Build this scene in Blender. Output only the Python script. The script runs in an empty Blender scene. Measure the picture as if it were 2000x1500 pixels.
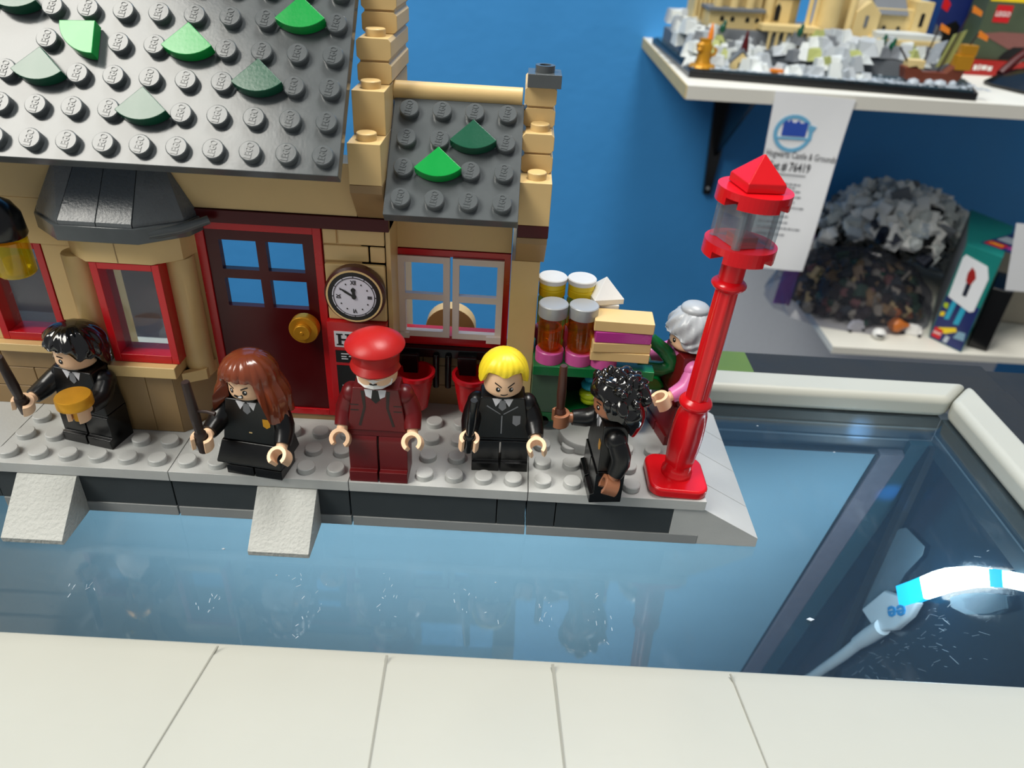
import bpy, bmesh, math, random
from mathutils import Matrix, Vector, Euler
random.seed(7)
S = 0.008                       # every number below is in stud pitches (8 mm); S turns them into metres
SC = bpy.context.scene
COL = SC.collection
PI = math.pi
R = math.radians

# ------------------------------------------------------------------ camera
cam = bpy.data.cameras.new('camera')
cam.sensor_width = 36.0
cam.lens = 1432.6 / 2000 * 36.0
cam.clip_start = 0.01
cam.clip_end = 20
co = bpy.data.objects.new('camera', cam)
COL.objects.link(co)
rot = (Matrix.Rotation(-0.0095, 4, 'Z') @ Matrix.Rotation(PI / 2 - 0.5678, 4, 'X') @ Matrix.Rotation(0.0624, 4, 'Z'))
co.matrix_world = Matrix.Translation(Vector((-6.9278, -18.6947, 16.1566)) * S) @ rot
cam.dof.use_dof = True
cam.dof.focus_distance = 24.0 * S
cam.dof.aperture_fstop = 22.0
SC.camera = co

# ------------------------------------------------------------------ light
world = bpy.data.worlds.new('world')
SC.world = world
world.use_nodes = True
bg = world.node_tree.nodes['Background']
bg.inputs[0].default_value = (0.93, 0.96, 1.0, 1)
bg.inputs[1].default_value = 0.25


def area(name, loc, target, sx, sy, power, color):
    l = bpy.data.lights.new(name, 'AREA')
    l.shape = 'RECTANGLE'
    l.size = sx * S
    l.size_y = sy * S
    l.energy = power
    l.color = color
    o = bpy.data.objects.new(name, l)
    COL.objects.link(o)
    d = (Vector(target) - Vector(loc)).normalized()
    o.rotation_euler = d.to_track_quat('-Z', 'Y').to_euler()
    o.location = Vector(loc) * S
    return o


area('ceiling_panel', (-158, -78, 200), (-18, 2, 6), 96, 136, 39, (1.0, 0.965, 0.88))
area('ceiling_panel', (25, 45, 240), (0, 30, 0), 100, 70, 36, (1.0, 0.97, 0.92))

SC.view_settings.view_transform = 'Standard'
SC.view_settings.look = 'None'
SC.view_settings.gamma = 1.0
SC.view_settings.use_curve_mapping = False
SC.view_settings.exposure = 0.0


# ------------------------------------------------------------------ materials
def lin(h):
    c = [int(h[i:i + 2], 16) / 255 for i in (0, 2, 4)]
    return tuple(x / 12.92 if x <= 0.04045 else ((x + 0.055) / 1.055) ** 2.4 for x in c) + (1,)


MATS = {}


def plastic(name, hexcol, rough=0.28, var=0.06, bump=0.02, scale=220.0, spec=0.5, metal=0.0, coat=0.0):
    m = bpy.data.materials.new(name)
    m.use_nodes = True
    nt = m.node_tree
    b = nt.nodes['Principled BSDF']
    tc = nt.nodes.new('ShaderNodeTexCoord')
    n = nt.nodes.new('ShaderNodeTexNoise')
    n.inputs['Scale'].default_value = scale
    n.inputs['Detail'].default_value = 4
    nt.links.new(tc.outputs['Object'], n.inputs['Vector'])
    c = lin(hexcol)
    mx = nt.nodes.new('ShaderNodeMix')
    mx.data_type = 'RGBA'
    mx.inputs['A'].default_value = tuple(x * (1 - var) for x in c[:3]) + (1,)
    mx.inputs['B'].default_value = tuple(min(1, x * (1 + var)) for x in c[:3]) + (1,)
    nt.links.new(n.outputs['Fac'], mx.inputs['Factor'])
    nt.links.new(mx.outputs['Result'], b.inputs['Base Color'])
    mr = nt.nodes.new('ShaderNodeMapRange')
    mr.inputs['To Min'].default_value = max(0.02, rough * 0.8)
    mr.inputs['To Max'].default_value = min(1, rough * 1.25)
    nt.links.new(n.outputs['Fac'], mr.inputs['Value'])
    nt.links.new(mr.outputs['Result'], b.inputs['Roughness'])
    b.inputs['Specular IOR Level'].default_value = spec
    b.inputs['Metallic'].default_value = metal
    b.inputs['Coat Weight'].default_value = coat
    if bump:
        bp = nt.nodes.new('ShaderNodeBump')
        bp.inputs['Strength'].default_value = bump
        bp.inputs['Distance'].default_value = 0.001
        n2 = nt.nodes.new('ShaderNodeTexNoise')
        n2.inputs['Scale'].default_value = scale * 6
        nt.links.new(tc.outputs['Object'], n2.inputs['Vector'])
        nt.links.new(n2.outputs['Fac'], bp.inputs['Height'])
        nt.links.new(bp.outputs['Normal'], b.inputs['Normal'])
    MATS[name] = m
    return m


def clear(name, hexcol, rough=0.03, ior=1.45, tint=1.0, haze=0.0, hazecol='FFFFFF', smudge=0.0):
    """see-through plastic or thin glass: tinted transparency under a Fresnel gloss, with a little surface haze"""
    m = bpy.data.materials.new(name)
    m.use_nodes = True
    nt = m.node_tree
    nt.nodes.remove(nt.nodes['Principled BSDF'])
    out = nt.nodes['Material Output']
    tr = nt.nodes.new('ShaderNodeBsdfTransparent')
    tr.inputs[0].default_value = lin(hexcol)
    gl = nt.nodes.new('ShaderNodeBsdfGlossy')
    gl.inputs['Roughness'].default_value = rough
    # Schlick reflectance, the same from either face of a thin sheet
    lw = nt.nodes.new('ShaderNodeLayerWeight')
    lw.inputs['Blend'].default_value = 0.5
    pw = nt.nodes.new('ShaderNodeMath')
    pw.operation = 'POWER'
    pw.inputs[1].default_value = 5.0
    nt.links.new(lw.outputs['Facing'], pw.inputs[0])
    fr = nt.nodes.new('ShaderNodeMapRange')
    fr.inputs['To Min'].default_value = ((ior - 1) / (ior + 1)) ** 2
    nt.links.new(pw.outputs[0], fr.inputs['Value'])
    mix = nt.nodes.new('ShaderNodeMixShader')
    nt.links.new(fr.outputs['Result'], mix.inputs[0])
    top = tr.outputs[0]
    if haze or smudge:
        df = nt.nodes.new('ShaderNodeBsdfDiffuse')
        df.inputs[0].default_value = lin(hazecol)
        mh = nt.nodes.new('ShaderNodeMixShader')
        tc = nt.nodes.new('ShaderNodeTexCoord')
        mp = nt.nodes.new('ShaderNodeMapping')
        mp.inputs['Scale'].default_value = (1, 0.35, 1)
        nz = nt.nodes.new('ShaderNodeTexNoise')
        nz.inputs['Scale'].default_value = 60
        nz.inputs['Detail'].default_value = 9
        nz.inputs['Roughness'].default_value = 0.72
        nt.links.new(tc.outputs['Object'], mp.inputs['Vector'])
        nt.links.new(mp.outputs['Vector'], nz.inputs['Vector'])
        mr = nt.nodes.new('ShaderNodeMapRange')
        mr.inputs['From Min'].default_value = 0.55
        mr.inputs['From Max'].default_value = 0.85
        mr.inputs['To Min'].default_value = haze
        mr.inputs['To Max'].default_value = haze + smudge
        nt.links.new(nz.outputs['Fac'], mr.inputs['Value'])
        nt.links.new(mr.outputs['Result'], mh.inputs[0])
        nt.links.new(top, mh.inputs[1])
        nt.links.new(df.outputs[0], mh.inputs[2])
        top = mh.outputs[0]
    nt.links.new(top, mix.inputs[1])
    nt.links.new(gl.outputs[0], mix.inputs[2])
    nt.links.new(mix.outputs[0], out.inputs['Surface'])
    MATS[name] = m
    return m


def glow(name, hexcol, strength):
    m = bpy.data.materials.new(name)
    m.use_nodes = True
    b = m.node_tree.nodes['Principled BSDF']
    b.inputs['Base Color'].default_value = lin(hexcol)
    b.inputs['Emission Color'].default_value = lin(hexcol)
    b.inputs['Emission Strength'].default_value = strength
    MATS[name] = m
    return m


plastic('dark_grey', '585D5F', 0.17, 0.10, 0.012, 260, spec=0.5)
plastic('slope_grey', '62676A', 0.27, 0.08, 0.07, 260)
plastic('dark_wall', '3A4043', 0.35)
plastic('light_grey', 'BABCBA', 0.42, 0.05, 0.05)
plastic('ramp_grey', 'B9BBB6', 0.6, 0.05, 0.35, 160)
plastic('shaded_base_grey', '8D9090', 0.4)  # light grey of the base plates, darkened to hold their shade
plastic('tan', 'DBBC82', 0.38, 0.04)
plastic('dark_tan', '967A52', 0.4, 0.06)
plastic('red', 'C0101A', 0.25)
plastic('lamp_red', 'D8121C', 0.22)
plastic('dark_red', '4A060B', 0.3, spec=0.35)
plastic('cap_red', 'B0201F', 0.34, spec=0.3)
plastic('uniform_red', '640D11', 0.34)
plastic('green', '00963E', 0.2)
plastic('dark_green', '11523A', 0.2)
plastic('trolley_green', '0C6A35', 0.25)
plastic('sand_green', '3E5B46', 0.45)
plastic('gold', 'D89C2A', 0.36, 0.12, 0.04, 300, metal=0.6)
plastic('black', '0B0C0E', 0.22)
plastic('black_robe', '08090B', 0.3)
plastic('brown', '45261C', 0.35)
plastic('dark_brown', '2B1C18', 0.4)
plastic('clock_brown', '4A211B', 0.3)
plastic('hair_brown', '7A3A22', 0.2, coat=0.3)
plastic('hair_black', '0E0D0D', 0.12, coat=0.6)
plastic('hair_yellow', 'F7DC2E', 0.4, 0.03)
plastic('hair_grey', 'A6ABB0', 0.3)
plastic('skin', 'F7CDA6', 0.4, 0.02, 0.01)
plastic('brown_skin', '9A6548', 0.35, 0.02, 0.01)
plastic('white', 'EDEDEA', 0.35)
plastic('shutter_white', 'E9DCD3', 0.4, 0.03)
plastic('print_white', 'D9DAE0', 0.4)
plastic('print_black', '070709', 0.4)
plastic('print_grey', '74777C', 0.4)
plastic('clock_face', 'D9D9E6', 0.35, 0.02)
plastic('pink', 'D873AE', 0.3)
plastic('magenta', 'B53A92', 0.25)
plastic('jar_pink', 'C9559A', 0.3)
plastic('silver', 'A9ADB1', 0.35, metal=0.2)
plastic('yellow', 'F4D51E', 0.3)
plastic('azure', '27A9C9', 0.3)
plastic('lime', 'B4C91E', 0.3)
plastic('frame_white', 'B4B5AB', 0.4, 0.03, 0.05, 40)
plastic('scratch', '8C8C82', 0.6)
plastic('rim_black', '151718', 0.6, 0.25, 0.1, 60)
plastic('slate', '303C43', 0.4, 0.15, 0.05, 40)
plastic('slate_light', '77828A', 0.35)
plastic('case_blue', '83A8BC', 0.55, 0.06, 0.05, 30)
plastic('case_dark', '0A1B2A', 0.16, 0.35, 0.1, 50)
plastic('case_green', '33505A', 0.3, 0.2, 0.03, 30)
plastic('case_post', '6F6A74', 0.4, 0.2)
plastic('shelf_white', 'E9E7DC', 0.5, 0.03, 0.02, 20)
plastic('shelf_edge', 'DCDAD0', 0.5, 0.03, 0.02, 20)
plastic('wall_blue', '3B92D6', 0.6, 0.10, 0.5, 8)
plastic('floor_dark', '2A2C30', 0.5, 0.2, 0.05, 6)
plastic('panel_pale', 'E6ECF6', 0.5)
plastic('navy', '1B2233', 0.4)
plastic('paper', 'EEF0F2', 0.7, 0.02, 0.05, 30)
plastic('ink', '2B2B30', 0.6)
plastic('ink_grey', '77797E', 0.6)
plastic('logo_light', '6FB2D6', 0.6)
plastic('logo_blue', '2A4FB0', 0.6)
plastic('castle_tan', 'D9C288', 0.5, 0.12, 0.1, 60)
plastic('castle_grey', '6B7076', 0.5)
plastic('rock', 'AEB5BA', 0.5, 0.12, 0.1, 30)
plastic('rock_light', 'CDD3D2', 0.5, 0.08, 0.1, 30)
plastic('moss', 'A3AA66', 0.6)
plastic('water', '2E4652', 0.15, 0.5, 0.1, 90)
plastic('foam', 'B9C4CE', 0.3, 0.2)
plastic('statue_gold', 'C28A1C', 0.35, metal=0.3)
plastic('flame', 'F08A28', 0.3)
plastic('ship_brown', '6E3420', 0.4)
plastic('box_navy', '1C2A66', 0.3, 0.3, 0.02, 40)
plastic('box_green', '4A5742', 0.35, 0.3, 0.02, 30)
plastic('box_red', 'A82420', 0.35)
plastic('box_mauve', '8A5A54', 0.4)
plastic('box_teal', '148078', 0.35)
plastic('logo_red', 'D0121C', 0.4)
plastic('tape_green', '55702A', 0.5)
plastic('bag_purple', '6A3A86', 0.4)
plastic('cable_white', 'C8D2DA', 0.4)
plastic('led_print', '1E86C2', 0.5)
plastic('orange', 'C06A26', 0.35)
plastic('beige', 'A79F8C', 0.35)
clear('window_clear', 'E9EEF0', 0.03, haze=0.05, smudge=0.1, hazecol='C8B4BC')
clear('lamp_clear', 'E6ECEE', 0.04, 1.9, haze=0.10, smudge=0.1, hazecol='E8ECF0')
clear('amber', 'F8D27C', 0.05, 1.5, haze=0.10, hazecol='B9741A')
clear('lantern_yellow', 'F6E860', 0.05, 1.6, haze=0.32, hazecol='D8C21A')
clear('glass_top', 'E4EEF2', 0.02, 1.5, haze=0.012, smudge=0.06, hazecol='C9D3DA')
clear('bag_film', 'D4D4DC', 0.12, 1.35, haze=0.06, hazecol='8A90A0')
clear('tape_film', 'C4D4DC', 0.25, 1.3, haze=0.25, hazecol='9FB4C0')
glow('led_white', 'E6FAFF', 9.0)
glow('led_cyan', '12B4F0', 1.6)
glow('led_core', 'FFFDF6', 14.0)


# ------------------------------------------------------------------ mesh helpers
class MB:
    def __init__(s, X=None):
        s.v, s.f, s.m, s.mat = [], [], [], 0
        s.X = X or Matrix.Identity(4)

    def add(s, vs, fs):
        b = len(s.v)
        s.v += [tuple(s.X @ Vector(v)) for v in vs]
        s.f += [tuple(b + i for i in f) for f in fs]
        s.m += [s.mat] * len(fs)
        return s

    def box(s, x0, x1, y0, y1, z0, z1):
        v = [(x, y, z) for z in (z0, z1) for y in (y0, y1) for x in (x0, x1)]
        return s.add(v, [(0, 2, 3, 1), (4, 5, 7, 6), (0, 1, 5, 4), (2, 6, 7, 3), (0, 4, 6, 2), (1, 3, 7, 5)])

    def prism(s, pts, a, b, axis='z'):
        def mk(p, t):
            return {'z': (p[0], p[1], t), 'y': (p[0], t, p[1]), 'x': (t, p[0], p[1])}[axis]
        n = len(pts)
        v = [mk(p, a) for p in pts] + [mk(p, b) for p in pts]
        f = [tuple(range(n))[::-1], tuple(range(n, 2 * n))]
        f += [(i, (i + 1) % n, n + (i + 1) % n, n + i) for i in range(n)]
        return s.add(v, f)

    def rings(s, rings, closed=True):
        """rings: list of point lists (1 point = pole), skinned in order"""
        v, idx = [], []
        for r in rings:
            idx.append(list(range(len(v), len(v) + len(r))))
            v += r
        f = []
        for A, B in zip(idx, idx[1:]):
            n = max(len(A), len(B))
            for i in range(n if closed else n - 1):
                j = (i + 1) % n
                if len(A) == 1 and len(B) == 1:
                    continue
                if len(A) == 1:
                    f.append((A[0], B[i], B[j]))
                elif len(B) == 1:
                    f.append((A[i], B[0], A[j]))
                else:
                    f.append((A[i], B[i], B[j], A[j]))
        return s.add(v, f)

    def lathe(s, prof, n=24, c=(0, 0, 0), axis='z', flute=None):
        rings = []
        for r, z in prof:
            if r < 1e-6:
                ring = [(0, 0, z)]
            else:
                ring = []
                for i in range(n):
                    a = 2 * PI * i / n
                    rr = r * (flute(a, z) if flute else 1)
                    ring.append((rr * math.cos(a), rr * math.sin(a), z))
            def mv(p):
                if axis == 'y':
                    p = (p[0], p[2], p[1])
                elif axis == 'x':
                    p = (p[2], p[1], p[0])
                return (p[0] + c[0], p[1] + c[1], p[2] + c[2])
            rings.append([mv(p) for p in ring])
        return s.rings(rings)

    def cyl(s, c, r, h, axis='z', n=20, ch=0.0):
        if ch:
            return s.lathe([(0, 0), (r, 0), (r, h - ch), (r - ch, h), (0, h)], n, c, axis)
        return s.lathe([(0, 0), (r, 0), (r, h), (0, h)], n, c, axis)

    def tube(s, path, rad, n=10, cap=True):
        P = [Vector(p) for p in path]
        if not isinstance(rad, (list, tuple)):
            rad = [rad] * len(P)
        rings = []
        ref = None
        for i, p in enumerate(P):
            t = (P[min(i + 1, len(P) - 1)] - P[max(i - 1, 0)]).normalized()
            if ref is None:
                ref = Vector((0, 0, 1)) if abs(t.z) < 0.9 else Vector((1, 0, 0))
            u = (ref - t * ref.dot(t)).normalized()
            ref = u
            w = t.cross(u)
            rings.append([tuple(p + (u * math.cos(2 * PI * k / n) + w * math.sin(2 * PI * k / n)) * rad[i]) for k in range(n)])
        if cap:
            rings = [[tuple(P[0])]] + rings + [[tuple(P[-1])]]
        return s.rings(rings)

    def ell(s, c, r, nu=20, nv=10):
        rings = []
        for j in range(nv + 1):
            a = PI * j / nv
            if j in (0, nv):
                rings.append([(c[0], c[1], c[2] + r[2] * math.cos(a))])
            else:
                rings.append([(c[0] + r[0] * math.sin(a) * math.cos(2 * PI * i / nu), c[1] + r[1] * math.sin(a) * math.sin(2 * PI * i / nu), c[2] + r[2] * math.cos(a)) for i in range(nu)])
        return s.rings(rings)


def mesh(name, mb, mats, smooth=38):
    me = bpy.data.meshes.new(name)
    me.from_pydata([(x * S, y * S, z * S) for x, y, z in mb.v], [], mb.f)
    bm = bmesh.new()
    bm.from_mesh(me)
    bmesh.ops.recalc_face_normals(bm, faces=bm.faces)
    bm.to_mesh(me)
    bm.free()
    if not isinstance(mats, (list, tuple)):
        mats = [mats]
    for m in mats:
        me.materials.append(MATS[m])
    if len(mats) > 1:
        me.polygons.foreach_set('material_index', mb.m)
    if smooth:
        me.polygons.foreach_set('use_smooth', [True] * len(me.polygons))
        me.set_sharp_from_angle(angle=R(smooth))
    return me


def link(name, me, parent=None, loc=(0, 0, 0), rot=(0, 0, 0), bevel=0.0, seg=2, label=None):
    o = bpy.data.objects.new(name, me)
    COL.objects.link(o)
    if parent is not None:
        o.parent = parent
    o.location = Vector(loc) * S
    o.rotation_euler = rot
    if bevel:
        b = o.modifiers.new('bevel', 'BEVEL')
        b.width = bevel * S
        b.segments = seg
        b.limit_method = 'ANGLE'
        b.angle_limit = R(40)
        b.harden_normals = True
    if label:
        o['label'] = label
    return o


def obj(name, mb, mats, parent=None, loc=(0, 0, 0), rot=(0, 0, 0), bevel=0.0, seg=2, smooth=38, label=None):
    return link(name, mesh(name, mb, mats, smooth), parent, loc, rot, bevel, seg, label)


def tag(o, label=None, cat=None, group=None, kind=None):
    for k, v in (('label', label), ('category', cat), ('group', group), ('kind', kind)):
        if v:
            o[k] = v
    return o


def thing(name, label, cat, loc=(0, 0, 0), rotz=0.0, group=None):
    o = bpy.data.objects.new(name, None)
    COL.objects.link(o)
    o.empty_display_size = 0.005
    o.location = Vector(loc) * S
    o.rotation_euler = (0, 0, rotz)
    return tag(o, label, cat, group)


def copy_of(src, parent, loc, rot=None, name=None):
    o = src.copy()
    COL.objects.link(o)
    if name:
        o.name = name
    o.parent = parent
    o.location = Vector(loc) * S
    if rot is not None:
        o.rotation_euler = rot
    return o


def text_mb(body, size, depth=0.02, sx=1.0, X=None, mb=None, bold=False):
    """lettering as a flat raised mesh, centred, in the XY plane, as an MB"""
    cu = bpy.data.curves.new('lettering', 'FONT')
    cu.body = body
    cu.size = size
    cu.extrude = depth / 2
    cu.align_x = 'CENTER'
    cu.align_y = 'CENTER'
    cu.resolution_u = 2
    if bold:
        cu.offset = size * 0.018
    o = bpy.data.objects.new('lettering', cu)
    COL.objects.link(o)
    dg = bpy.context.evaluated_depsgraph_get()
    me = bpy.data.meshes.new_from_object(o.evaluated_get(dg))
    out = mb or MB()
    keep = out.X
    out.X = (X or Matrix.Identity(4)) @ Matrix.Diagonal((sx, 1, 1, 1))
    out.add([tuple(v.co) for v in me.vertices], [tuple(p.vertices) for p in me.polygons])
    out.X = keep
    bpy.data.objects.remove(o)
    bpy.data.curves.remove(cu)
    bpy.data.meshes.remove(me)
    return out


FRONT = Matrix.Rotation(PI / 2, 4, 'X')      # XY lettering -> standing, facing -Y


def T(x, y, z):
    return Matrix.Translation((x, y, z))


# ------------------------------------------------------------------ the room
def struct(o):
    o['kind'] = 'structure'
    return o


struct(obj('wall_back', MB().box(-260, 260, 138, 142, -125, 230), 'wall_blue'))
struct(obj('floor', MB().box(-260, 260, -160, 142, -129, -125), 'floor_dark'))

# ------------------------------------------------------------------ glass topped display case
case = thing('display_case', 'white framed glass topped display case carrying the toy station', 'display case', (0, 0, 0))
XL = -42
obj('frame_bar', MB().prism([(XL, 9.05), (12.98, 9.05), (14.58, 10.68), (XL, 10.68)], -2.1, -1.0), 'frame_white', case, bevel=0.36, seg=5)
fb = MB()
fb.prism([(13.02, 9.03), (14.65, 10.68), (14.65, -16), (13.02, -16)], -2.1, -1.0)
obj('frame_bar', fb, 'frame_white', case, bevel=0.36, seg=5)
nb = MB()
nb.prism([(-5.6, -1.25), (-5.45, -1.6), (-5.45, -2.4), (-15.5, -2.4), (-15.5, -0.4), (-9.5, -0.75), (-6.2, -0.98)], XL, 13.0, axis='x')
nearbar = obj('frame_bar', nb, 'frame_white', case, bevel=0.12, seg=3, label='wide cream near bar of the frame, out of focus')
for (x0, x1, w) in ((-14.35, -14.75, 0.024), (-9.75, -9.6, 0.034), (-5.22, -4.98, 0.04), (-0.35, -0.02, 0.022)):
    sc = MB()
    sc.prism([(x0 - w, -5.9), (x0 + w, -5.9), (x1 + w * .6, -9.6), (x1 - w * .6, -9.6)], -0.03, 0.012)
    sc.v = [(x, y, z - 1.0 + (-y - 5.9) * 0.0697 + 0.012) for x, y, z in [(a / 1, b, c) for a, b, c in sc.v]]
    obj('scratch', sc, 'scratch', case, label='thin grey scuff line across the near bar')
glass = obj('glass_pane', MB().box(XL, 13.3, -6.2, 9.4, -2.06, -2.0), 'glass_top', case, smooth=0)
# grime and scuffs lying on the glass
gr = MB()
rg = random.Random(3)
for cx, cy, n, sx, sy in ((-12.5, -3.6, 26, .5, 1.0), (-10.3, -2.9, 22, .4, .9), (-5.3, -3.2, 26, .45, .9), (-3.6, -3.4, 24, .4, .9), (-15.6, -3.6, 20, .5, .5), (-19.9, -3.4, 16, .7, .4), (-13.3, -2.4, 8, .3, .3), (-7.6, -3.1, 18, .7, .7)):
    for _ in range(n // 2):
        x, y = rg.gauss(cx, sx * .5), max(-4.7, rg.gauss(cy, sy * .5))
        a = rg.gauss(PI / 2, .5)
        l, w = rg.uniform(.01, .09), rg.uniform(.003, .008)
        d = (math.cos(a) * l, math.sin(a) * l)
        q = (-math.sin(a) * w, math.cos(a) * w)
        gr.prism([(x - d[0] - q[0], y - d[1] - q[1]), (x + d[0] - q[0], y + d[1] - q[1]), (x + d[0] + q[0], y + d[1] + q[1]), (x - d[0] + q[0], y - d[1] + q[1])], -2.0, -1.994)
for x, y, s in ((-15.95, -1.4, .06), (3.05, -3.0, .13), (-13.9, -2.4, .03), (-6.9, -2.2, .03), (6.9, 5.9, .05), (4.1, 7.5, .05)):
    gr.prism([(x - s, y), (x, y - s * .5), (x + s, y), (x, y + s * .5)], -2.0, -1.97)
sf = obj('dust_and_scuffs', gr, 'foam', case, smooth=0)
sf['kind'] = 'stuff'
obj('dark_rim', MB().box(XL, 16.6, 10.7, 13.1, -2.6, -1.45), 'rim_black', case, bevel=0.1)
obj('dark_rim', MB().prism([(14.67, 10.66), (16.6, 10.66), (16.6, -16), (14.67, -16)], -2.6, -1.35), 'rim_black', case, bevel=0.1)
tag(obj('side_counter', MB().box(17.2, 62, -16, 14.4, -8, -2.4), 'rim_black', bevel=.2), 'dark grey counter at the right edge beside the display case', 'counter')
# inside of the case: ledges below the frame, leaning back panel, post, side panel
for z0, z1, m, d in ((-2.62, -2.1, 'slate', 0), (-2.7, -2.62, 'slate_light', .06), (-3.3, -2.7, 'slate', .0), (-3.38, -3.3, 'slate_light', .06), (-4.05, -3.38, 'slate', 0)):
    obj('inner_ledge', MB().box(XL, 12.9, 9.05 - d, 9.35, z0, z1), m, case)
for z0, z1, m, d in ((-2.95, -2.1, 'slate', 0), (-3.0, -2.95, 'slate_light', .05), (-3.9, -3.0, 'slate', .02)):
    obj('inner_ledge', MB().box(12.92 - d, 13.3, -12, 9.0, z0, z1), m, case)
LEAN = T(0, 8.8, -4.0) @ Matrix.Rotation(0.2182, 4, 'X')
obj('back_panel', MB(LEAN).box(XL, 10.5, 0.03, 0.3, -26, -0.12), 'case_blue', case, label='light blue back panel inside the case')
obj('panel_rim', MB(LEAN).box(XL, 10.56, -0.02, 0.32, -0.12, 0.0), 'rim_black', case, label='black upper edge of the blue panel')
obj('panel_rim', MB(LEAN).box(10.5, 10.62, -0.04, 0.32, -26, -0.12), 'rim_black', case)
obj('post', MB(LEAN).box(10.62, 11.85, -0.12, 0.4, -26, 0.0), 'case_post', case, bevel=0.12, label='dull mauve grey post beside the blue panel')
obj('green_strip', MB(LEAN).box(11.85, 14.5, 0.05, 0.35, -26, 0.6), 'case_green', case)
obj('corner_post', MB().box(12.65, 13.0, 8.5, 9.05, -30, -3.4), 'rim_black', case)
obj('side_panel', MB().box(13.0, 13.3, -12, 16, -32, -3.9), 'case_dark', case, label='dark glossy blue side panel with scratches')
obj('bottom_panel', MB().box(XL, 13.3, -12, 16, -33, -32), 'case_dark', case)
# scratches on the side panel
gr = MB()
for _ in range(150):
    cy, cz = rg.choice(((5.2, -13.6), (4.2, -10.5), (2.6, -6.2), (6.0, -17.5), (4.6, -16.2), (3.0, -9.5)))
    y, z = rg.gauss(cy, 1.0), rg.gauss(cz, 1.3)
    a = rg.gauss(-.9, .25)
    l, w = rg.uniform(.05, .35), rg.uniform(.002, .0045)
    dy, dz = math.cos(a) * l, math.sin(a) * l
    qy, qz = -math.sin(a) * w, math.cos(a) * w
    if z < -4.3:
        gr.prism([(y - dy - qy, z - dz - qz), (y + dy - qy, z + dz - qz), (y + dy + qy, z + dz + qz), (y - dy + qy, z - dz + qz)], 12.985, 13.0, axis='x')
sf = obj('panel_scratches', gr, 'foam', case, smooth=0)
sf['kind'] = 'stuff'
tag(obj('green_tape', MB().box(1.1, 4.75, 10.95, 13.0, -1.45, -1.42), 'tape_green'), 'strip of olive green tape on the black rim behind the lamp post', 'tape')

obj('fill_lamp_body', MB().box(-30, 9, -5.35, -5.05, -3.1, -2.45), 'white', case, label='slim housing of the added fill light under the near bar')  # housing for an unseen fill light, added to brighten the blue panel
l = bpy.data.lights.new('added_case_fill', 'AREA')
l.shape = 'RECTANGLE'
l.size, l.size_y, l.energy, l.color = 38 * S, .5 * S, .42, (1.0, .97, .94)
l.spread = R(84)
o = bpy.data.objects.new('added_case_fill', l)
COL.objects.link(o)
o.location = Vector((-10.5, -4.98, -2.8)) * S
o.rotation_euler = (R(46), 0, 0)
# light strip taped inside the case
led = thing('light_strip', 'lit white and blue light strip with a white plug and cable inside the case', 'light strip', (12.8, 4, -10))
def lp(pts):
    return [(x - 12.8, y - 4, z + 10) for x, y, z in pts]
def ribbon(pts, hw, th=.12):
    """flat band along a path in the side panel's plane (x const)"""
    P = [Vector(p) for p in pts]
    rings = []
    for i, p in enumerate(P):
        t = (P[min(i + 1, len(P) - 1)] - P[max(i - 1, 0)]).normalized()
        w = t.cross(Vector((1, 0, 0))).normalized()
        h = hw[i] if isinstance(hw, (list, tuple)) else hw
        rings.append([tuple(p + w * h + Vector((-th, 0, 0))), tuple(p + w * h), tuple(p - w * h), tuple(p - w * h + Vector((-th, 0, 0)))])
    m = MB()
    m.rings([[tuple(P[0])]] + rings + [[tuple(P[-1])]])
    return m
path = [(12.7, 5.95, -10.4), (12.7, 5.3, -9.35), (12.7, 4.84, -8.55), (12.7, 4.3, -7.65), (12.7, 3.81, -6.89), (12.7, 3.2, -6.12), (12.7, 2.72, -5.52), (12.7, 1.94, -4.74), (12.7, 1.42, -4.22), (12.7, .3, -3.3)]
obj('diffuser', ribbon(lp(path[2:8]), [.50, .52, .50, .46, .42, .36], .3), 'led_core', led, bevel=.08, label='glowing white stretch of the strip')
obj('end_sleeve', ribbon(lp(path[:3]), [.50, .50, .49], .28), 'led_cyan', led, bevel=.06, label='glowing cyan sleeve at the plug end')
obj('end_sleeve', ribbon(lp(path[7:9]), [.35, .32], .26), 'led_cyan', led, bevel=.06, label='glowing cyan sleeve further along the strip')
obj('diffuser', ribbon(lp(path[8:]), [.31, .3], .24), 'led_white', led, bevel=.06)
obj('plug', MB().prism([(p[0] - 4, p[1] + 10) for p in ((8.05, -13.76), (7.08, -11.22), (4.7, -9.35), (4.75, -10.4), (5.24, -11.91), (6.3, -13.4))], -.35, .05, axis='x'), 'cable_white', led, bevel=.14, seg=3, label='white plug with blue lettering')
obj('cable', MB().tube(lp([(12.6, 10.7, -24.0), (12.6, 9.66, -21.68), (12.6, 8.6, -19.0), (12.6, 7.98, -17.44), (12.6, 7.2, -15.3)]), [.27, .27, .28, .29, .3], 12), 'cable_white', led)
obj('cable_boot', MB().tube(lp([(12.6, 7.35, -15.6), (12.6, 6.8, -14.3), (12.6, 6.2, -12.9)]), [.34, .4, .4], 12), 'cable_white', led)
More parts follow.
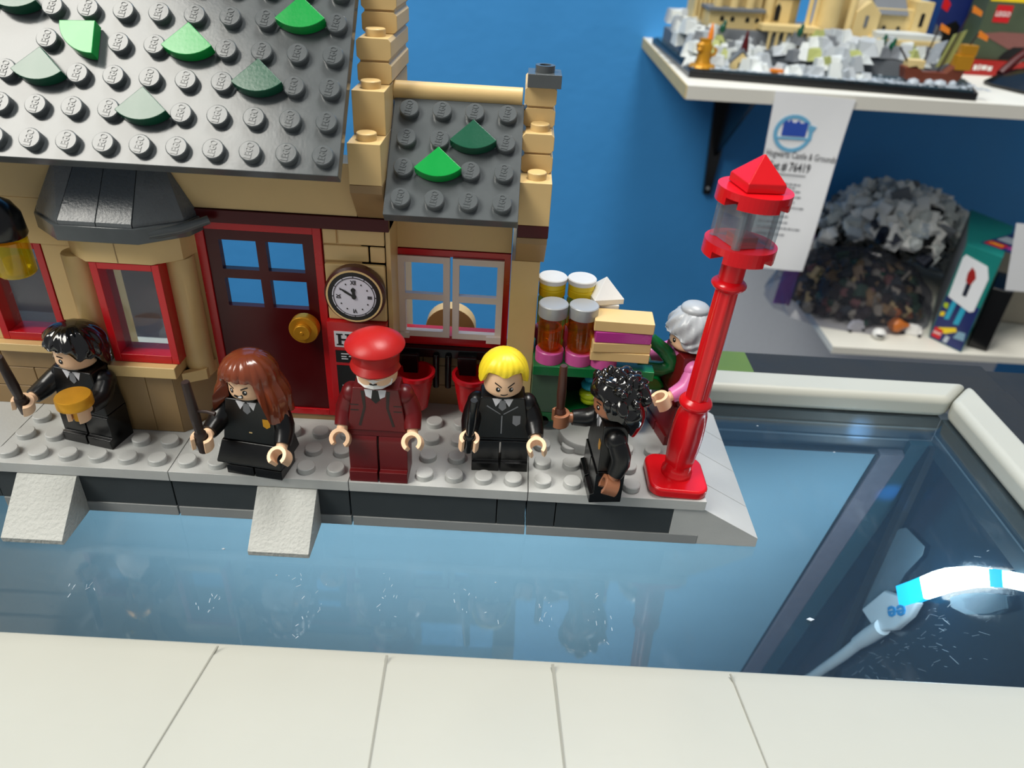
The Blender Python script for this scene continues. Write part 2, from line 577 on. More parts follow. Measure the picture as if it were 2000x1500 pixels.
# lettering "ee" upside down on the plug, facing -X
Xe = Matrix(((0, 0, -1, 12.42 - 12.8), (1.05, -.66, 0, 5.55 - 4), (-1.4, -.8, 0, -11.05 + 10), (0, 0, 0, 1)))
obj('lettering', text_mb('ee', 1.0, .06, 1.0, Xe, bold=True), 'led_print', led, smooth=0, label='blue letters ee, upside down')
tp = MB().prism([(8.91, -8.91), (8.02, -7.84), (6.36, -7.43), (6.25, -7.91), (6.74, -9.66), (6.81, -10.92), (8.6, -14.37), (9.0, -12.95), (8.98, -11.17), (8.56, -9.42)], 12.84, 12.87, axis='x')
tag(obj('tape_flap', tp, 'tape_film', bevel=0), 'loose flap of clear tape above the white plug', 'tape')
cr = ribbon([(12.75, 3.3, -7.7), (12.75, 2.6, -7.0), (12.75, 1.7, -5.9), (12.75, 1.0, -5.0)], [.2, .42, .4, .25], .08)
tag(obj('plastic_sleeve', cr, 'tape_film'), 'crumpled clear plastic sleeve below the lit strip', 'plastic')
l = bpy.data.lights.new('strip_glow', 'POINT')
l.energy, l.color, l.shadow_soft_size = .035, (.75, .9, 1), .01
o = bpy.data.objects.new('strip_glow', l)
COL.objects.link(o)
o.location = Vector((11.6, 4.4, -8.0)) * S
for aim, c, e, w in (((12.3, 9.3, -6.9), (.06, .35, 1), .42, 13), ((9.5, 9.05, -3.0), (.25, .55, 1), .25, 11)):  # added spotlights standing in for blue caustic glints on the panels
    l = bpy.data.lights.new('added_glint_spot', 'SPOT')
    l.energy, l.color, l.spot_size, l.spot_blend, l.shadow_soft_size = e, c, R(w), .9, .002
    o = bpy.data.objects.new('added_glint_spot', l)
    COL.objects.link(o)
    p0 = Vector((11.2, 3.0, -6.2))
    o.location = p0 * S
    o.rotation_euler = (Vector(aim) - p0).to_track_quat('-Z', 'Y').to_euler()

# ------------------------------------------------------------------ station platform
def stud_mb(letters=False, r=.3, h=.2125):
    m = MB()
    m.lathe([(r, -.02), (r, h - .025), (r - .025, h), (0, h)], 24)
    return m


STUD = mesh('stud', stud_mb(), 'light_grey')
sm = stud_mb()
text_mb('LEGO', .2, .03, .95, T(0, 0, .2125) @ Matrix.Rotation(R(82), 4, 'Z') @ Matrix.Diagonal((1, 1.45, 1, 1)), sm)
LSTUD = mesh('stud', sm, 'dark_grey')

plat = thing('toy_platform', 'grey studded toy station platform with sloped end standing on the glass', 'toy platform', (0, 0, -1.995))
BLOCK = []        # footprints where figures stand: no studs drawn inside them
def blocked(x, y):
    return any(a < x < b and c < y < d for a, b, c, d in BLOCK)


BLOCK += [(-12.2, -9.8, -.2, 1.4), (-16.2, -13.8, -.2, 1.5), (-22.4, -19.8, .9, 2.4), (-8.2, -5.9, .9, 2.1), (-4.0, -2.6, 0, 1.7), (-1.4, .5, 3, 5), (-2.1, .2, 0, 2.2)]
for k in range(5):
    x1 = -6 * k
    x0 = x1 - 6 + .025
    dp = obj('deck_plate', MB().box(x0, x1, 0, 8, 1.6, 2.0), 'light_grey', plat, bevel=.015)
    for i in range(6):
        for j in range(5 if k == 0 else 4):
            x, y = x1 - .5 - i, .5 + j
            if blocked(x, y) or x < -24:
                continue
            if k == 0 and y > 3 and -6 < x < -1.2:
                continue
            if k == 1 and y > 4:
                continue
            if k > 1 and y > 3:
                continue
            if k > 2 and -20.6 < x < -17 and y > 2.2:
                continue
            link('stud', STUD, dp, (x, y, 2.0))
    if k < 4:
        obj('base_plate', MB().box(x0 + .03, x1 - (.0 if k else .0), 0.06, 7.6, 0, .4), 'shaded_base_grey', plat, bevel=.015)
for a, b in ((-1.0, -5), (-5.02, -6), (-6.03, -7), (-7.02, -12), (-12.03, -18), (-18.03, -24), (-24, -30)):
    obj('side_brick', MB().box(b + .015, a, .10, 7.6, .4, 1.6), 'dark_wall', plat, bevel=.015)
for y0, y1 in ((.08, 1.7), (1.72, 3.7), (3.72, 5.7), (5.72, 7.6)):
    obj('end_slope', MB().prism([(-1.0, 1.6), (0, 1.6), (2.1, .4), (2.1, 0), (.02, 0), (-1.0, .4)], y0, y1, axis='y'), 'light_grey', plat, bevel=.012)
for x in (-15.06, -23.1):
    obj('ramp', MB().prism([(-.02, 1.58), (.09, 1.58), (.09, 0), (-1.6, 0), (-1.63, .2)], x, x + 2.0, axis='x'), 'ramp_grey', plat, bevel=.012, label='pale rough textured ramp tile leaning on the platform edge')

# ------------------------------------------------------------------ station building
st = thing('station_building', 'tan and dark red toy brick station house with grey studded roofs', 'toy building', (-14, 5, 0))
OX, OY, OZ = 14, -5, 0
def B(*a):
    return MB(T(OX, OY, OZ)).box(*a)


def part(name, m, mat, bevel=.015, **k):
    return obj(name, m, mat, st, bevel=bevel, **k)


def PM():
    return MB(T(OX, OY, OZ))


# main roof
ROOFA, ROOFB = .843, .751
rp = obj('roof_plate', MB().box(-16.2, .42, -.5, 7.6, -.4, 0), 'dark_grey', st, loc=(-12.3 + OX, 1.617 + OY, 10.225), rot=(ROOFA, 0, 0), bevel=.02, label='large dark grey studded main roof')
LEAFCELLS = {(3, -4), (2, -8), (1, -5), (4, -1), (2, -2), (3, -7), (4, -9), (3, -9)}
for j in range(7):
    for i in range(0, -13, -1):
        if (j, i) not in LEAFCELLS:
            link('stud', LSTUD, rp, (i, j, 0))


def leaf_mb(r=1.0, t=.34):
    pts = [(0, 0)] + [(r * math.sin(a), -r * math.cos(a)) for a in [R(-45 + 90 * k / 12) for k in range(13)]]
    return MB().prism(pts, .04, .04 + t)


LEAF = {m: mesh('leaf_tile', leaf_mb(), m) for m in ('green', 'dark_green')}
for x, y, a, m in ((-9.0, 4.75, -4, 'dark_green'), (-6.62, 3.5, -42, 'green'), (-4.05, 3.63, 2, 'green'), (-8.02, 2.62, 0, 'dark_green'), (-5.05, 1.62, 2, 'dark_green'), (-1.02, 4.66, 3, 'green'), (-2.0, 2.66, 2, 'dark_green')):
    link('leaf_tile', LEAF[m], rp, (x, y, 0), (0, 0, R(a)), bevel=.02)
# small roof
rs = obj('roof_plate', MB().box(-3.5, .5, -.5, 3.5, -.4, 0), 'dark_grey', st, loc=(-7.352 + OX, 2.49 + OY, 8.877), rot=(ROOFB, 0, 0), bevel=.02, label='small dark grey studded roof of the side wing')
for j in range(4):
    for i in range(4):
        if (j, i) not in ((2, 1), (1, 2)):
            link('stud', LSTUD, rs, (-i, j, 0))
for x, y, m in ((-1.0, 2.62, 'dark_green'), (-1.98, 1.63, 'green')):
    link('leaf_tile', LEAF[m], rs, (x, y, 0), (0, 0, R(2)), bevel=.02)
part('ridge_bar', PM().lathe([(0, -10.9), (.29, -10.9), (.29, -6.92), (0, -6.92)], 20, (0, 5.25, 11.42), 'x'), 'tan')


def profile_brick(x0, x1, y0, y1, z0, z1, stud=None):
    """brick with chamfered courses: two courses with a groove between"""
    m = PM()
    zm = (z0 + z1) / 2
    for a, b in ((z0, zm - .03), (zm + .03, z1)):
        c = .09
        m.prism([(x0 + c, a), (x1 - c, a), (x1, a + c), (x1, b - c), (x1 - c, b), (x0 + c, b), (x0, b - c), (x0, a + c)], y0, y1, axis='y')
    m.box(x0 + .08, x1 - .08, y0 + .08, y1 - .02, zm - .05, zm + .05)
    if stud:
        m.lathe([(.3, z1 - .02), (.3, z1 + .19), (.275, z1 + .21), (0, z1 + .21)], 20, (stud[0], stud[1], 0))
    return m


def plain_brick(x0, x1, y0, y1, z0, z1, stud=None):
    m = PM().box(x0, x1, y0, y1, z0, z1)
    if stud:
        m.lathe([(.3, z1 - .02), (.3, z1 + .19), (.275, z1 + .21), (0, z1 + .21)], 20, (stud[0], stud[1], 0))
    return m


# stepped gable of the main house
gx0, gx1 = -11.86, -10.9
gy, gz = 2.5, 10.45
part('gable_brick', plain_brick(gx0, gx1, gy, gy + 5.5, gz - 1.2, gz, (-11.38, gy + .5)), 'tan')
part('gable_brick', plain_brick(gx0, gx1, gy + 1, gy + 5.5, gz + .01, gz + 1.24, (-11.38, gy + 1.5)), 'tan')
part('gable_brick', profile_brick(gx0, gx1 + .06, gy + 2, gy + 5.5, gz + 1.25, gz + 2.5, (-11.36, gy + 2.5)), 'tan')
part('gable_brick', profile_brick(gx0, gx1 + .1, gy + 3, gy + 5.5, gz + 2.51, gz + 3.72, (-11.36, gy + 3.5)), 'tan')
part('gable_brick', profile_brick(gx0, gx1 + .1, gy + 4, gy + 5.5, gz + 3.73, gz + 4.9), 'tan')
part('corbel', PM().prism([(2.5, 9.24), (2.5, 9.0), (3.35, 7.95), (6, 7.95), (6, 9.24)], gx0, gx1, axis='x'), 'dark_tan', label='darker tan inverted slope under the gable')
part('side_wall', B(gx0, gx1, 3.5, 8, 0, 7.94), 'tan')
# stepped gable of the side wing
sx0, sx1 = -6.86, -5.88
part('gable_brick', plain_brick(sx0, sx1, 3.2, 7.5, 8.06, 9.4, (-6.35, 3.7)), 'tan')
part('gable_brick', profile_brick(sx0, sx1, 4.2, 7.5, 9.41, 10.6, (-6.33, 4.7)), 'tan')
part('gable_brick', profile_brick(sx0, sx1, 5.0, 7.5, 10.61, 11.8), 'tan')
part('band', B(sx0 + .02, sx1, 3.2, 7.5, 7.66, 8.05), 'dark_red', label='dark red course')
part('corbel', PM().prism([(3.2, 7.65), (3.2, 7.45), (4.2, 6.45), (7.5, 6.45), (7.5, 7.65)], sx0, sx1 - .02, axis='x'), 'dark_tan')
part('side_wall', B(-6.98, -6.02, 4.2, 7.5, 0, 6.44), 'tan')
cap = PM().box(-6.8, -5.78, 4.75, 5.8, 11.81, 12.2)
part('cap_plate', cap, 'dark_grey', label='dark grey cap plate with hollow stud')
part('hollow_stud', PM().lathe([(.18, 12.22), (.18, 12.4), (.3, 12.4), (.3, 12.19), (0, 12.19), (0, 12.22)], 20, (-6.29, 5.25, 0)), 'dark_grey', bevel=0)
# main front wall
part('eave_wall', B(-30, gx0 - .02, 3.35, 4.3, 7.96, 9.6), 'tan')
part('band', B(-17.1, gx1, 3.28, 4.3, 7.52, 7.94), 'dark_red', label='dark red course over the door')
part('eave_wall', B(-30, -17.12, 3.4, 4.3, 6.4, 7.94), 'tan')
# back of the roof support inside
# door
df = PM()
for a in ((-17.15, -16.86, .25, 7.5), (-13.36, -13.1, .25, 7.5)):
    df.box(a[0], a[1], 3.38, 4.3, a[2], a[3])
df.box(-16.86, -13.36, 3.38, 4.3, 7.26, 7.5)
df.box(-16.86, -13.36, 3.38, 4.3, .25, .5)
part('door_frame', df, 'red')
dl = PM()
for x0, x1, z0, z1 in ((-16.85, -16.44, .5, 7.25), (-13.73, -13.37, .5, 7.25), (-16.44, -13.73, 6.9, 7.25), (-16.44, -13.73, .5, 4.54), (-15.24, -14.93, 4.54, 6.9), (-16.44, -15.24, 5.56, 5.88), (-14.93, -13.73, 5.56, 5.88)):
    dl.box(x0, x1, 3.45, 3.72, z0, z1)
door = part('door_leaf', dl, 'dark_red', bevel=0, label='dark red door with four open panes')
kx, kz = -13.86, 4.0
kn = PM().lathe([(0, 2.95), (.48, 2.95), (.5, 2.99), (.5, 3.3), (.3, 3.32), (.3, 3.45), (0, 3.45)], 28, (kx, 0, kz), 'y')
kn.lathe([(.28, 2.94), (.28, 2.78), (.26, 2.75), (.06, 2.75), (.05, 2.72), (0, 2.72)], 24, (kx, 0, kz), 'y')
obj('door_knob', kn, 'gold', door, bevel=.01, label='round gold door knob')
part('step_brick', B(-17.2, -11.1, 3.42, 4.3, 0, .24), 'dark_tan')
# masonry beside the door
part('wall_brick', B(-13.08, -11.04, 3.5, 4.3, 0, 7.5), 'tan')
for x0, x1, z0, z1 in ((-13.06, -12.61, 6.98, 7.49), (-12.56, -11.08, 6.98, 7.49), (-13.06, -11.61, 6.4, 6.94), (-11.56, -11.08, 6.4, 6.94)):
    part('brick', B(x0, x1, 3.43, 3.52, z0, z1), 'tan', bevel=.04)
part('bracket_tile', B(-13.04, -11.08, 3.3, 3.5, 4.32, 6.34), 'tan', bevel=.05)
# clock
cx, cz = -12.03, 5.43
ck = obj('clock', PM().lathe([(0, 3.28), (.98, 3.28), (1.0, 3.2), (1.0, 2.95), (.92, 2.86), (0, 2.86)], 40, (cx, 0, cz), 'y'), 'clock_brown', st, bevel=0, label='round brown clock reading ten to twelve')
obj('clock_rim', PM().lathe([(.86, 2.84), (.92, 2.84), (.92, 2.87), (.86, 2.87)], 40, (cx, 0, cz), 'y'), 'tan', ck, smooth=30)
obj('dial', PM().lathe([(0, 2.83), (.72, 2.83), (.72, 2.87), (0, 2.87)], 40, (cx, 0, cz), 'y'), 'clock_face', ck, smooth=30)
rim = PM()
rim.lathe([(.66, 2.815), (.68, 2.815), (.68, 2.84), (.66, 2.84)], 40, (cx, 0, cz), 'y')
for k in range(12):
    a = k * PI / 6
    u, w = math.sin(a), math.cos(a)
    if k % 3:
        rim.lathe([(0, 2.815), (.025, 2.815), (.025, 2.84), (0, 2.84)], 8, (cx + .5 * u, 0, cz + .5 * w), 'y')
    rim.add([(cx + r * u + s * w, y, cz + r * w - s * u) for y in (2.815, 2.84) for r, s in ((.67, -.01), (.67, .01), (.73, .01), (.73, -.01))], [(0, 1, 2, 3), (7, 6, 5, 4), (0, 4, 5, 1), (1, 5, 6, 2), (2, 6, 7, 3), (3, 7, 4, 0)])
for tx, k in (('XII', 0), ('III', 3), ('VI', 6), ('IX', 9)):
    a = k * PI / 6
    X = T(OX, OY, OZ) @ T(cx + .5 * math.sin(a), 2.825, cz + .5 * math.cos(a)) @ FRONT
    if k in (3, 9):
        X = X @ Matrix.Rotation(-PI / 2 if k == 3 else PI / 2, 4, 'Z')
    if k == 6:
        X = X @ Matrix.Rotation(PI, 4, 'Z')
    keep = rim.X
    text_mb(tx, .2, .02, .75, X, rim, True)
    rim.X = keep
for ang, ln, w in ((R(-4), .34, .04), (R(-57), .56, .028)):
    u, ww = math.sin(ang), math.cos(ang)
    pts = [(-w, -.02), (-w * 1.3, ln * .6), (0, ln), (w * 1.3, ln * .6), (w, -.02)]
    rim.prism([(cx + p * ww + q * u, cz - p * u + q * ww) for p, q in pts], 2.80, 2.825, axis='y')
rim.lathe([(0, 2.795), (.075, 2.795), (.075, 2.83), (0, 2.83)], 14, (cx, 0, cz), 'y')
rim.lathe([(.04, 2.795), (.075, 2.795), (.075, 2.83), (.04, 2.83)], 14, (cx + .24 * math.sin(R(-4)), 0, cz + .24), 'y')
obj('numerals_and_hands', rim, 'print_black', ck, smooth=0, label='black numerals and hands')
obj('dark_ring', PM().lathe([(.72, 2.838), (.86, 2.838), (.86, 2.87), (.72, 2.87)], 40, (cx, 0, cz), 'y'), 'print_black', ck, smooth=30)
# timetable sign
sg = part('sign_panel', B(-13.1, -11.08, 3.12, 3.5, .95, 4.31), 'red', label='red sign panel with timetable stickers')
obj('sticker', B(-12.87, -11.3, 3.10, 3.13, 3.36, 3.97), 'print_white', sg, label='white sticker with black letters')
hm = text_mb('S', .58, .015, 1.0, T(OX, OY, OZ) @ T(-12.05, 3.095, 3.66) @ FRONT, bold=True)
hm.X = T(OX, OY, OZ)
for x0, x1, z0, z1 in ((-12.74, -12.64, 3.47, 3.85), (-12.44, -12.34, 3.47, 3.85), (-12.64, -12.44, 3.63, 3.69), (-12.8, -12.58, 3.44, 3.48), (-12.5, -12.28, 3.44, 3.48), (-12.8, -12.58, 3.84, 3.88), (-12.5, -12.28, 3.84, 3.88)):
    hm.box(x0, x1, 3.085, 3.105, z0, z1)
obj('lettering', hm, 'print_black', sg, smooth=0)
obj('sticker', B(-12.87, -11.3, 3.10, 3.13, 2.75, 3.22), 'print_black', sg)
obj('sticker', B(-12.87, -11.3, 3.10, 3.13, 1.3, 2.62), 'print_black', sg)
ls = PM()
for x0, x1, z in ((-12.68, -12.35, 3.08), (-12.68, -12.5, 2.97), (-12.42, -12.25, 2.99), (-12.68, -12.45, 2.88), (-12.72, -12.3, 1.78), (-12.72, -12.5, 1.64)):
    ls.box(x0, x1, 3.09, 3.11, z, z + .035)
obj('timetable_lines', ls, 'print_white', sg, smooth=0)
# side wing front: lintel, window, lower wall
part('lintel', B(-11.15, -7.0, 4.9, 5.8, 6.4, 7.6), 'tan')
part('wing_wall', B(-11.15, -7.0, 5.0, 5.8, 7.61, 8.9), 'dark_tan')
wf = PM()
wx0, wx1, wz0, wz1 = -11.12, -7.0, 2.66, 6.38
for a in ((wx0, wx0 + .22, wz0, wz1), (wx1 - .22, wx1, wz0, wz1), (wx0 + .22, wx1 - .22, wz1 - .22, wz1), (wx0 + .22, wx1 - .22, wz0, wz0 + .4)):
    wf.box(a[0], a[1], 4.85, 5.6, a[2], a[3])
part('window_frame', wf, 'red', bevel=0, label='red frame of the side wing window')


def shutter(x0, x1, z0, z1, y):
    m = PM()
    t, y1 = .23, y + .22
    zm = (z0 + z1) / 2 + .03
    for a in ((x0, x0 + t, z0, z1), (x1 - t, x1, z0, z1), (x0 + t, x1 - t, z0, z0 + t), (x0 + t, x1 - t, z1 - t, z1), (x0 + t, x1 - t, zm - .12, zm + .12)):
        m.box(a[0], a[1], y, y1, a[2], a[3])
    return m


s1 = shutter(-10.9, -9.1, 3.02, 6.15, 4.78)
s1.box(-10.88, -10.55, 4.68, 4.9, 2.98, 3.2)
part('casement', s1, 'shutter_white', bevel=0, label='left white window casement')
s2 = shutter(-9.0, -7.22, 3.02, 6.15, 4.74)
s2.box(-7.75, -7.22, 4.62, 4.9, 2.96, 3.22)
part('casement', s2, 'shutter_white', bevel=0, label='right white window casement, a little open')
for k, (z0, z1) in enumerate(((0, .86), (.88, 1.72), (1.74, 2.64))):
    for x0, x1 in ((-11.1, -9.12), (-9.1, -7.0)) if k % 2 else ((-11.1, -10.1), (-10.08, -8.1), (-8.08, -7.0)):
        part('brick', B(x0, x1, 4.9, 5.8, z0, z1), 'dark_tan', bevel=.025)
# black holders under the window
hb = PM().box(-11.0, -7.1, 4.55, 4.9, 2.28, 2.64)
for x in (-10.55, -8.4):
    hb.box(x - .35, x + .35, 4.25, 4.6, 1.75, 2.5)
for x in (-9.55, -9.1):
    hb.tube([(x, 4.5, 2.45), (x, 4.42, 2.1), (x, 4.42, 1.1)], .12, 10)
part('holder', hb, 'black', bevel=.03, label='black bracket bar under the window')
# arch seen inside the wing
ar = [(.98 * math.cos(a), .95 * math.sin(a)) for a in [PI * k / 16 for k in range(17)]]
part('inner_arch', PM().prism([(x - 9.25, z + 2.25) for x, z in ar] + [(-10.23, 1.0), (-8.27, 1.0)], 6.8, 7.4, axis='y'), 'tan', label='rounded tan piece inside the wing')
part('inner_floor', B(-17, -7, 5.85, 7.5, 0, .4), 'dark_tan')

# bay window on the left
by = 2.2
bf = PM().prism([(-20.3, by), (-18.28, by), (-17.45, 3.05), (-17.25, 3.45), (-21.3, 3.45), (-21.1, 3.05)], 0, 2.4)
part('bay_base', bf, 'dark_tan')
part('bay_base_brick', B(-20.2, -19.24, by - .03, by + .3, .02, 2.35), 'dark_tan', bevel=.02)
part('bay_base_brick', B(-19.22, -18.3, by - .03, by + .3, .02, 2.35), 'dark_tan', bevel=.02)
part('bay_ledge', B(-20.25, -18.0, by - .28, by + .8, 2.41, 2.83), 'tan', bevel=.03)
part('bay_ledge', PM().prism([(-18.0, by + .1), (-17.3, 2.7), (-17.2, 3.45), (-18.0, 3.45)], 2.0, 2.4), 'tan')


def frame_window(x0, x1, z0, z1, y, name_label):
    m = PM()
    d = .85
    for a in ((x0, x0 + .24, z0, z1), (x1 - .24, x1, z0, z1), (x0 + .24, x1 - .24, z1 - .22, z1), (x0 + .24, x1 - .24, z0, z0 + .3)):
        m.box(a[0], a[1], y, y + d, a[2], a[3])
    f = part('window_frame', m, 'red', bevel=.02, label=name_label)
    obj('window_pane', B(x0 + .22, x1 - .22, y + .42, y + .48, z0 + .25, z1 - .2), 'window_clear', f, smooth=0)


frame_window(-20.1, -17.92, 2.84, 6.42, by, 'red frame of the bay window')
part('bay_lintel', PM().prism([(-20.15, by - .02), (-18.12, by - .02), (-17.35, 2.75), (-17.16, 3.45), (-21.1, 3.45), (-20.9, 2.75)], 6.43, 7.2), 'tan')
part('bay_seam', B(-19.16, -19.13, by - .03, by + .05, 6.45, 7.18), 'dark_tan', bevel=0)
for x, y, z0, z1 in ((-17.66, 3.1, 2.05, 6.42), (-20.85, 2.95, 2.05, 6.42)):
    part('round_column', PM().lathe([(0, z0), (.44, z0), (.46, z0 + .03), (.46, z1 - .03), (.44, z1), (0, z1)], 28, (x, y, 0)), 'tan', bevel=0)
# bay roof: eave band and two facets plus angled sides
part('bay_eave', PM().prism([(-20.62, 1.85), (-18.2, 1.85), (-17.0, 2.75), (-16.8, 3.38), (-22.0, 3.38), (-21.7, 2.75)], 7.22, 7.72), 'dark_grey', bevel=.03)
zt, zb_ = 9.5, 7.72
part('bay_roof_slope', PM().add([(-20.5, 1.9, zb_), (-19.38, 1.9, zb_), (-19.38, 1.9, zb_ + .12), (-20.5, 1.9, zb_ + .12), (-20.2, 3.34, zt), (-19.36, 3.34, zt), (-20.2, 3.34, zb_), (-19.36, 3.34, zb_)], [(0, 1, 2, 3), (3, 2, 5, 4), (0, 3, 4, 6), (1, 7, 5, 2), (4, 5, 7, 6), (0, 6, 7, 1)]), 'slope_grey', bevel=.012)
part('bay_roof_slope', PM().add([(-19.36, 1.9, zb_), (-18.3, 1.9, zb_), (-18.3, 1.9, zb_ + .12), (-19.36, 1.9, zb_ + .12), (-19.34, 3.34, zt), (-18.4, 3.34, zt), (-19.34, 3.34, zb_), (-18.4, 3.34, zb_)], [(0, 1, 2, 3), (3, 2, 5, 4), (0, 3, 4, 6), (1, 7, 5, 2), (4, 5, 7, 6), (0, 6, 7, 1)]), 'slope_grey', bevel=.012)
part('bay_roof_corner', PM().add([(-18.28, 1.92, zb_), (-17.1, 2.75, zb_), (-16.9, 3.34, zb_), (-18.38, 3.34, zb_), (-18.28, 1.92, zb_ + .12), (-17.1, 2.75, zb_ + .12), (-16.9, 3.34, zb_ + .12), (-18.38, 3.34, zt), (-17.7, 3.34, zt - .05)], [(0, 1, 5, 4), (1, 2, 6, 5), (4, 5, 8, 7), (5, 6, 8), (0, 4, 7, 3), (2, 3, 7, 8, 6), (0, 3, 2, 1)]), 'slope_grey', bevel=.012)
part('bay_roof_corner', PM().add([(-20.52, 1.92, zb_), (-21.6, 2.75, zb_), (-21.9, 3.34, zb_), (-20.22, 3.34, zb_), (-20.52, 1.92, zb_ + .12), (-21.6, 2.75, zb_ + .12), (-21.9, 3.34, zb_ + .12), (-20.22, 3.34, zt), (-20.9, 3.34, zt - .05)], [(0, 4, 5, 1), (1, 5, 6, 2), (4, 7, 8, 5), (5, 8, 6), (0, 3, 7, 4), (2, 6, 8, 7, 3), (0, 1, 2, 3)]), 'slope_grey', bevel=.012)
part('bay_top', B(-20.1, -18.0, 3.05, 3.34, 9.3, 9.58), 'dark_grey')
part('eave_clip', PM().tube([(-18.0, 2.2, 7.45), (-17.2, 2.6, 7.5), (-16.45, 3.05, 7.7)], [.2, .16, .14], 10), 'dark_grey', bevel=0)
# wall and window left of the bay
part('front_wall', B(-22.28, -21.3, 3.45, 4.3, 0, 6.4), 'tan')
frame_window(-24.6, -22.3, 2.72, 6.4, 3.42, 'red frame of the window left of the bay')
part('window_sill', B(-25, -21.32, 3.12, 4.3, 2.4, 2.71), 'tan', bevel=.03)
for k, (z0, z1) in enumerate(((0, .78), (.8, 1.58), (1.6, 2.38))):
    for x0, x1 in ((-26, -23.9), (-23.88, -21.3)) if k % 2 else ((-26, -24.9), (-24.88, -22.9), (-22.88, -21.3)):
        part('brick', B(x0, x1, 3.4, 4.3, z0, z1), 'dark_tan', bevel=.03)
part('front_wall', B(-30, -24.62, 3.45, 4.3, 2.72, 6.4), 'tan')
part('side_wall', B(-23.2, -22.28, 4.35, 7.6, 0, 7.9), 'tan')
part('front_wall', B(-17.5, -17.17, 3.45, 4.3, 0, 6.4), 'tan')
# hanging lantern at the eave
ln = thing('hanging_lantern', 'black capped yellow lantern hanging under the eave at the left edge', 'lantern', (-22.15, 1.85, 6.05))
obj('lantern_glass', MB().lathe([(0, 0), (.48, 0), (.55, .08), (.55, 1.12), (.45, 1.2), (0, 1.2)], 24), 'lantern_yellow', ln)
obj('lantern_core', MB().lathe([(0, .05), (.3, .05), (.3, .5), (0, .5)], 16), 'lantern_yellow', ln)
obj('lantern_cap', MB().lathe([(0, 1.21), (.58, 1.21), (.62, 1.3), (.58, 1.9), (.4, 2.25), (.18, 2.4), (.18, 3.6), (0, 3.6)], 24), 'black', ln, label='black lantern cap and hook')

# ------------------------------------------------------------------ toy lamp post
lpst = thing('lamp_post', 'tall red toy street lamp with clear lantern at the platform corner', 'lamp post', (-.95, 1.05, 0))
lpst.rotation_euler = (0, R(2.6), 0)
lpst.scale = (1, 1, 1.02)
bm_ = []
for q in range(4):
    a0 = q * PI / 2
    cx_, cy_ = (.55 if q in (0, 3) else -.55), (.55 if q in (0, 1) else -.55)
    for k in range(7):
        a = a0 + k * PI / 12
        bm_.append((cx_ + .45 * math.cos(a), cy_ + .45 * math.sin(a)))
obj('base', MB().prism(bm_, .0, .36), 'lamp_red', lpst, bevel=.1, seg=3)
fl = lambda a, z: 1 + (.09 * math.cos(a * 4 + PI / 4) if .75 < z < 3.0 else 0)
n_ = 48
prof = [(0, .3), (.52, .3), (.52, .5), (.46, .56), (.46, .68), (.42, .78)] + [(.43 + .075 * math.sin(PI * (k / 10)) * .9, .8 + 2.2 * k / 10) for k in range(11)] + [(.44, 3.02), (.44, 3.06)]
obj('lower_shaft', MB().lathe(prof, n_, flute=fl), 'lamp_red', lpst, smooth=50)
ringp = lambda z, r, t: [(r - .12, z)] + [(r - .12 + .14 * math.sin(PI * k / 8), z + t * k / 8) for k in range(1, 8)] + [(r - .12, z + t)]
obj('collar', MB().lathe([(0, 3.0)] + ringp(3.0, .52, .42) + [(0, 3.42)], 32), 'lamp_red', lpst)
fl2 = lambda a, z: 1 + .06 * math.cos(a * 8)
obj('upper_shaft', MB().lathe([(0, 3.4), (.36, 3.4), (.35, 5.5), (.33, 7.2), (0, 7.2)], 64, flute=fl2), 'lamp_red', lpst, smooth=50)
obj('collar', MB().lathe([(0, 7.15)] + ringp(7.15, .5, .32) + [(0, 7.5)], 32), 'lamp_red', lpst)
obj('neck', MB().lathe([(0, 7.45), (.36, 7.45), (.36, 8.2), (0, 8.2)], 32), 'lamp_red', lpst)


def disc(z, t=.4, r=1.02):
    m = MB()
    seg_, gap = 48, 3
    for i in range(seg_):
        a0, a1 = 2 * PI * i / seg_, 2 * PI * (i + 1) / seg_
        z0 = z + (.2 if i % 12 in (4, 5, 6) else 0)
        m.add([(0, 0, z0), (r * math.cos(a0), r * math.sin(a0), z0), (r * math.cos(a1), r * math.sin(a1), z0), (0, 0, z + t), (r * math.cos(a0), r * math.sin(a0), z + t), (r * math.cos(a1), r * math.sin(a1), z + t)],
              [(0, 2, 1), (3, 4, 5), (1, 2, 5, 4), (0, 1, 4, 3), (0, 3, 5, 2)])
    return m


obj('lower_disc', disc(8.2), 'lamp_red', lpst, smooth=20)
obj('lantern_floor', MB().box(-.32, .32, -.32, .32, 8.6, 8.82), 'lamp_red', lpst, rot=(0, 0, R(20)), bevel=.03)
obj('lantern_ceiling', MB().box(-.3, .3, -.3, .3, 9.55, 9.7), 'lamp_red', lpst, rot=(0, 0, R(20)), bevel=.03)
lg = MB()
for a in (20, 110, 200, 290):
    ca, sa = math.cos(R(a + 45)), math.sin(R(a + 45))
    lg.lathe([(0, 8.61), (.13, 8.61), (.13, 9.7), (0, 9.7)], 10, (.78 * ca, .78 * sa, 0))
lg.X = Matrix.Rotation(R(20), 4, 'Z')
for a in ((-.56, .56, -.58, -.53), (-.56, .56, .53, .58), (-.58, -.53, -.56, .56), (.53, .58, -.56, .56)):
    lg.box(a[0], a[1], a[2], a[3], 8.62, 9.7)
obj('lantern_glass', lg, 'lamp_clear', lpst, smooth=30, label='clear plastic lantern body')
obj('upper_disc', disc(9.71), 'lamp_red', lpst, smooth=20)
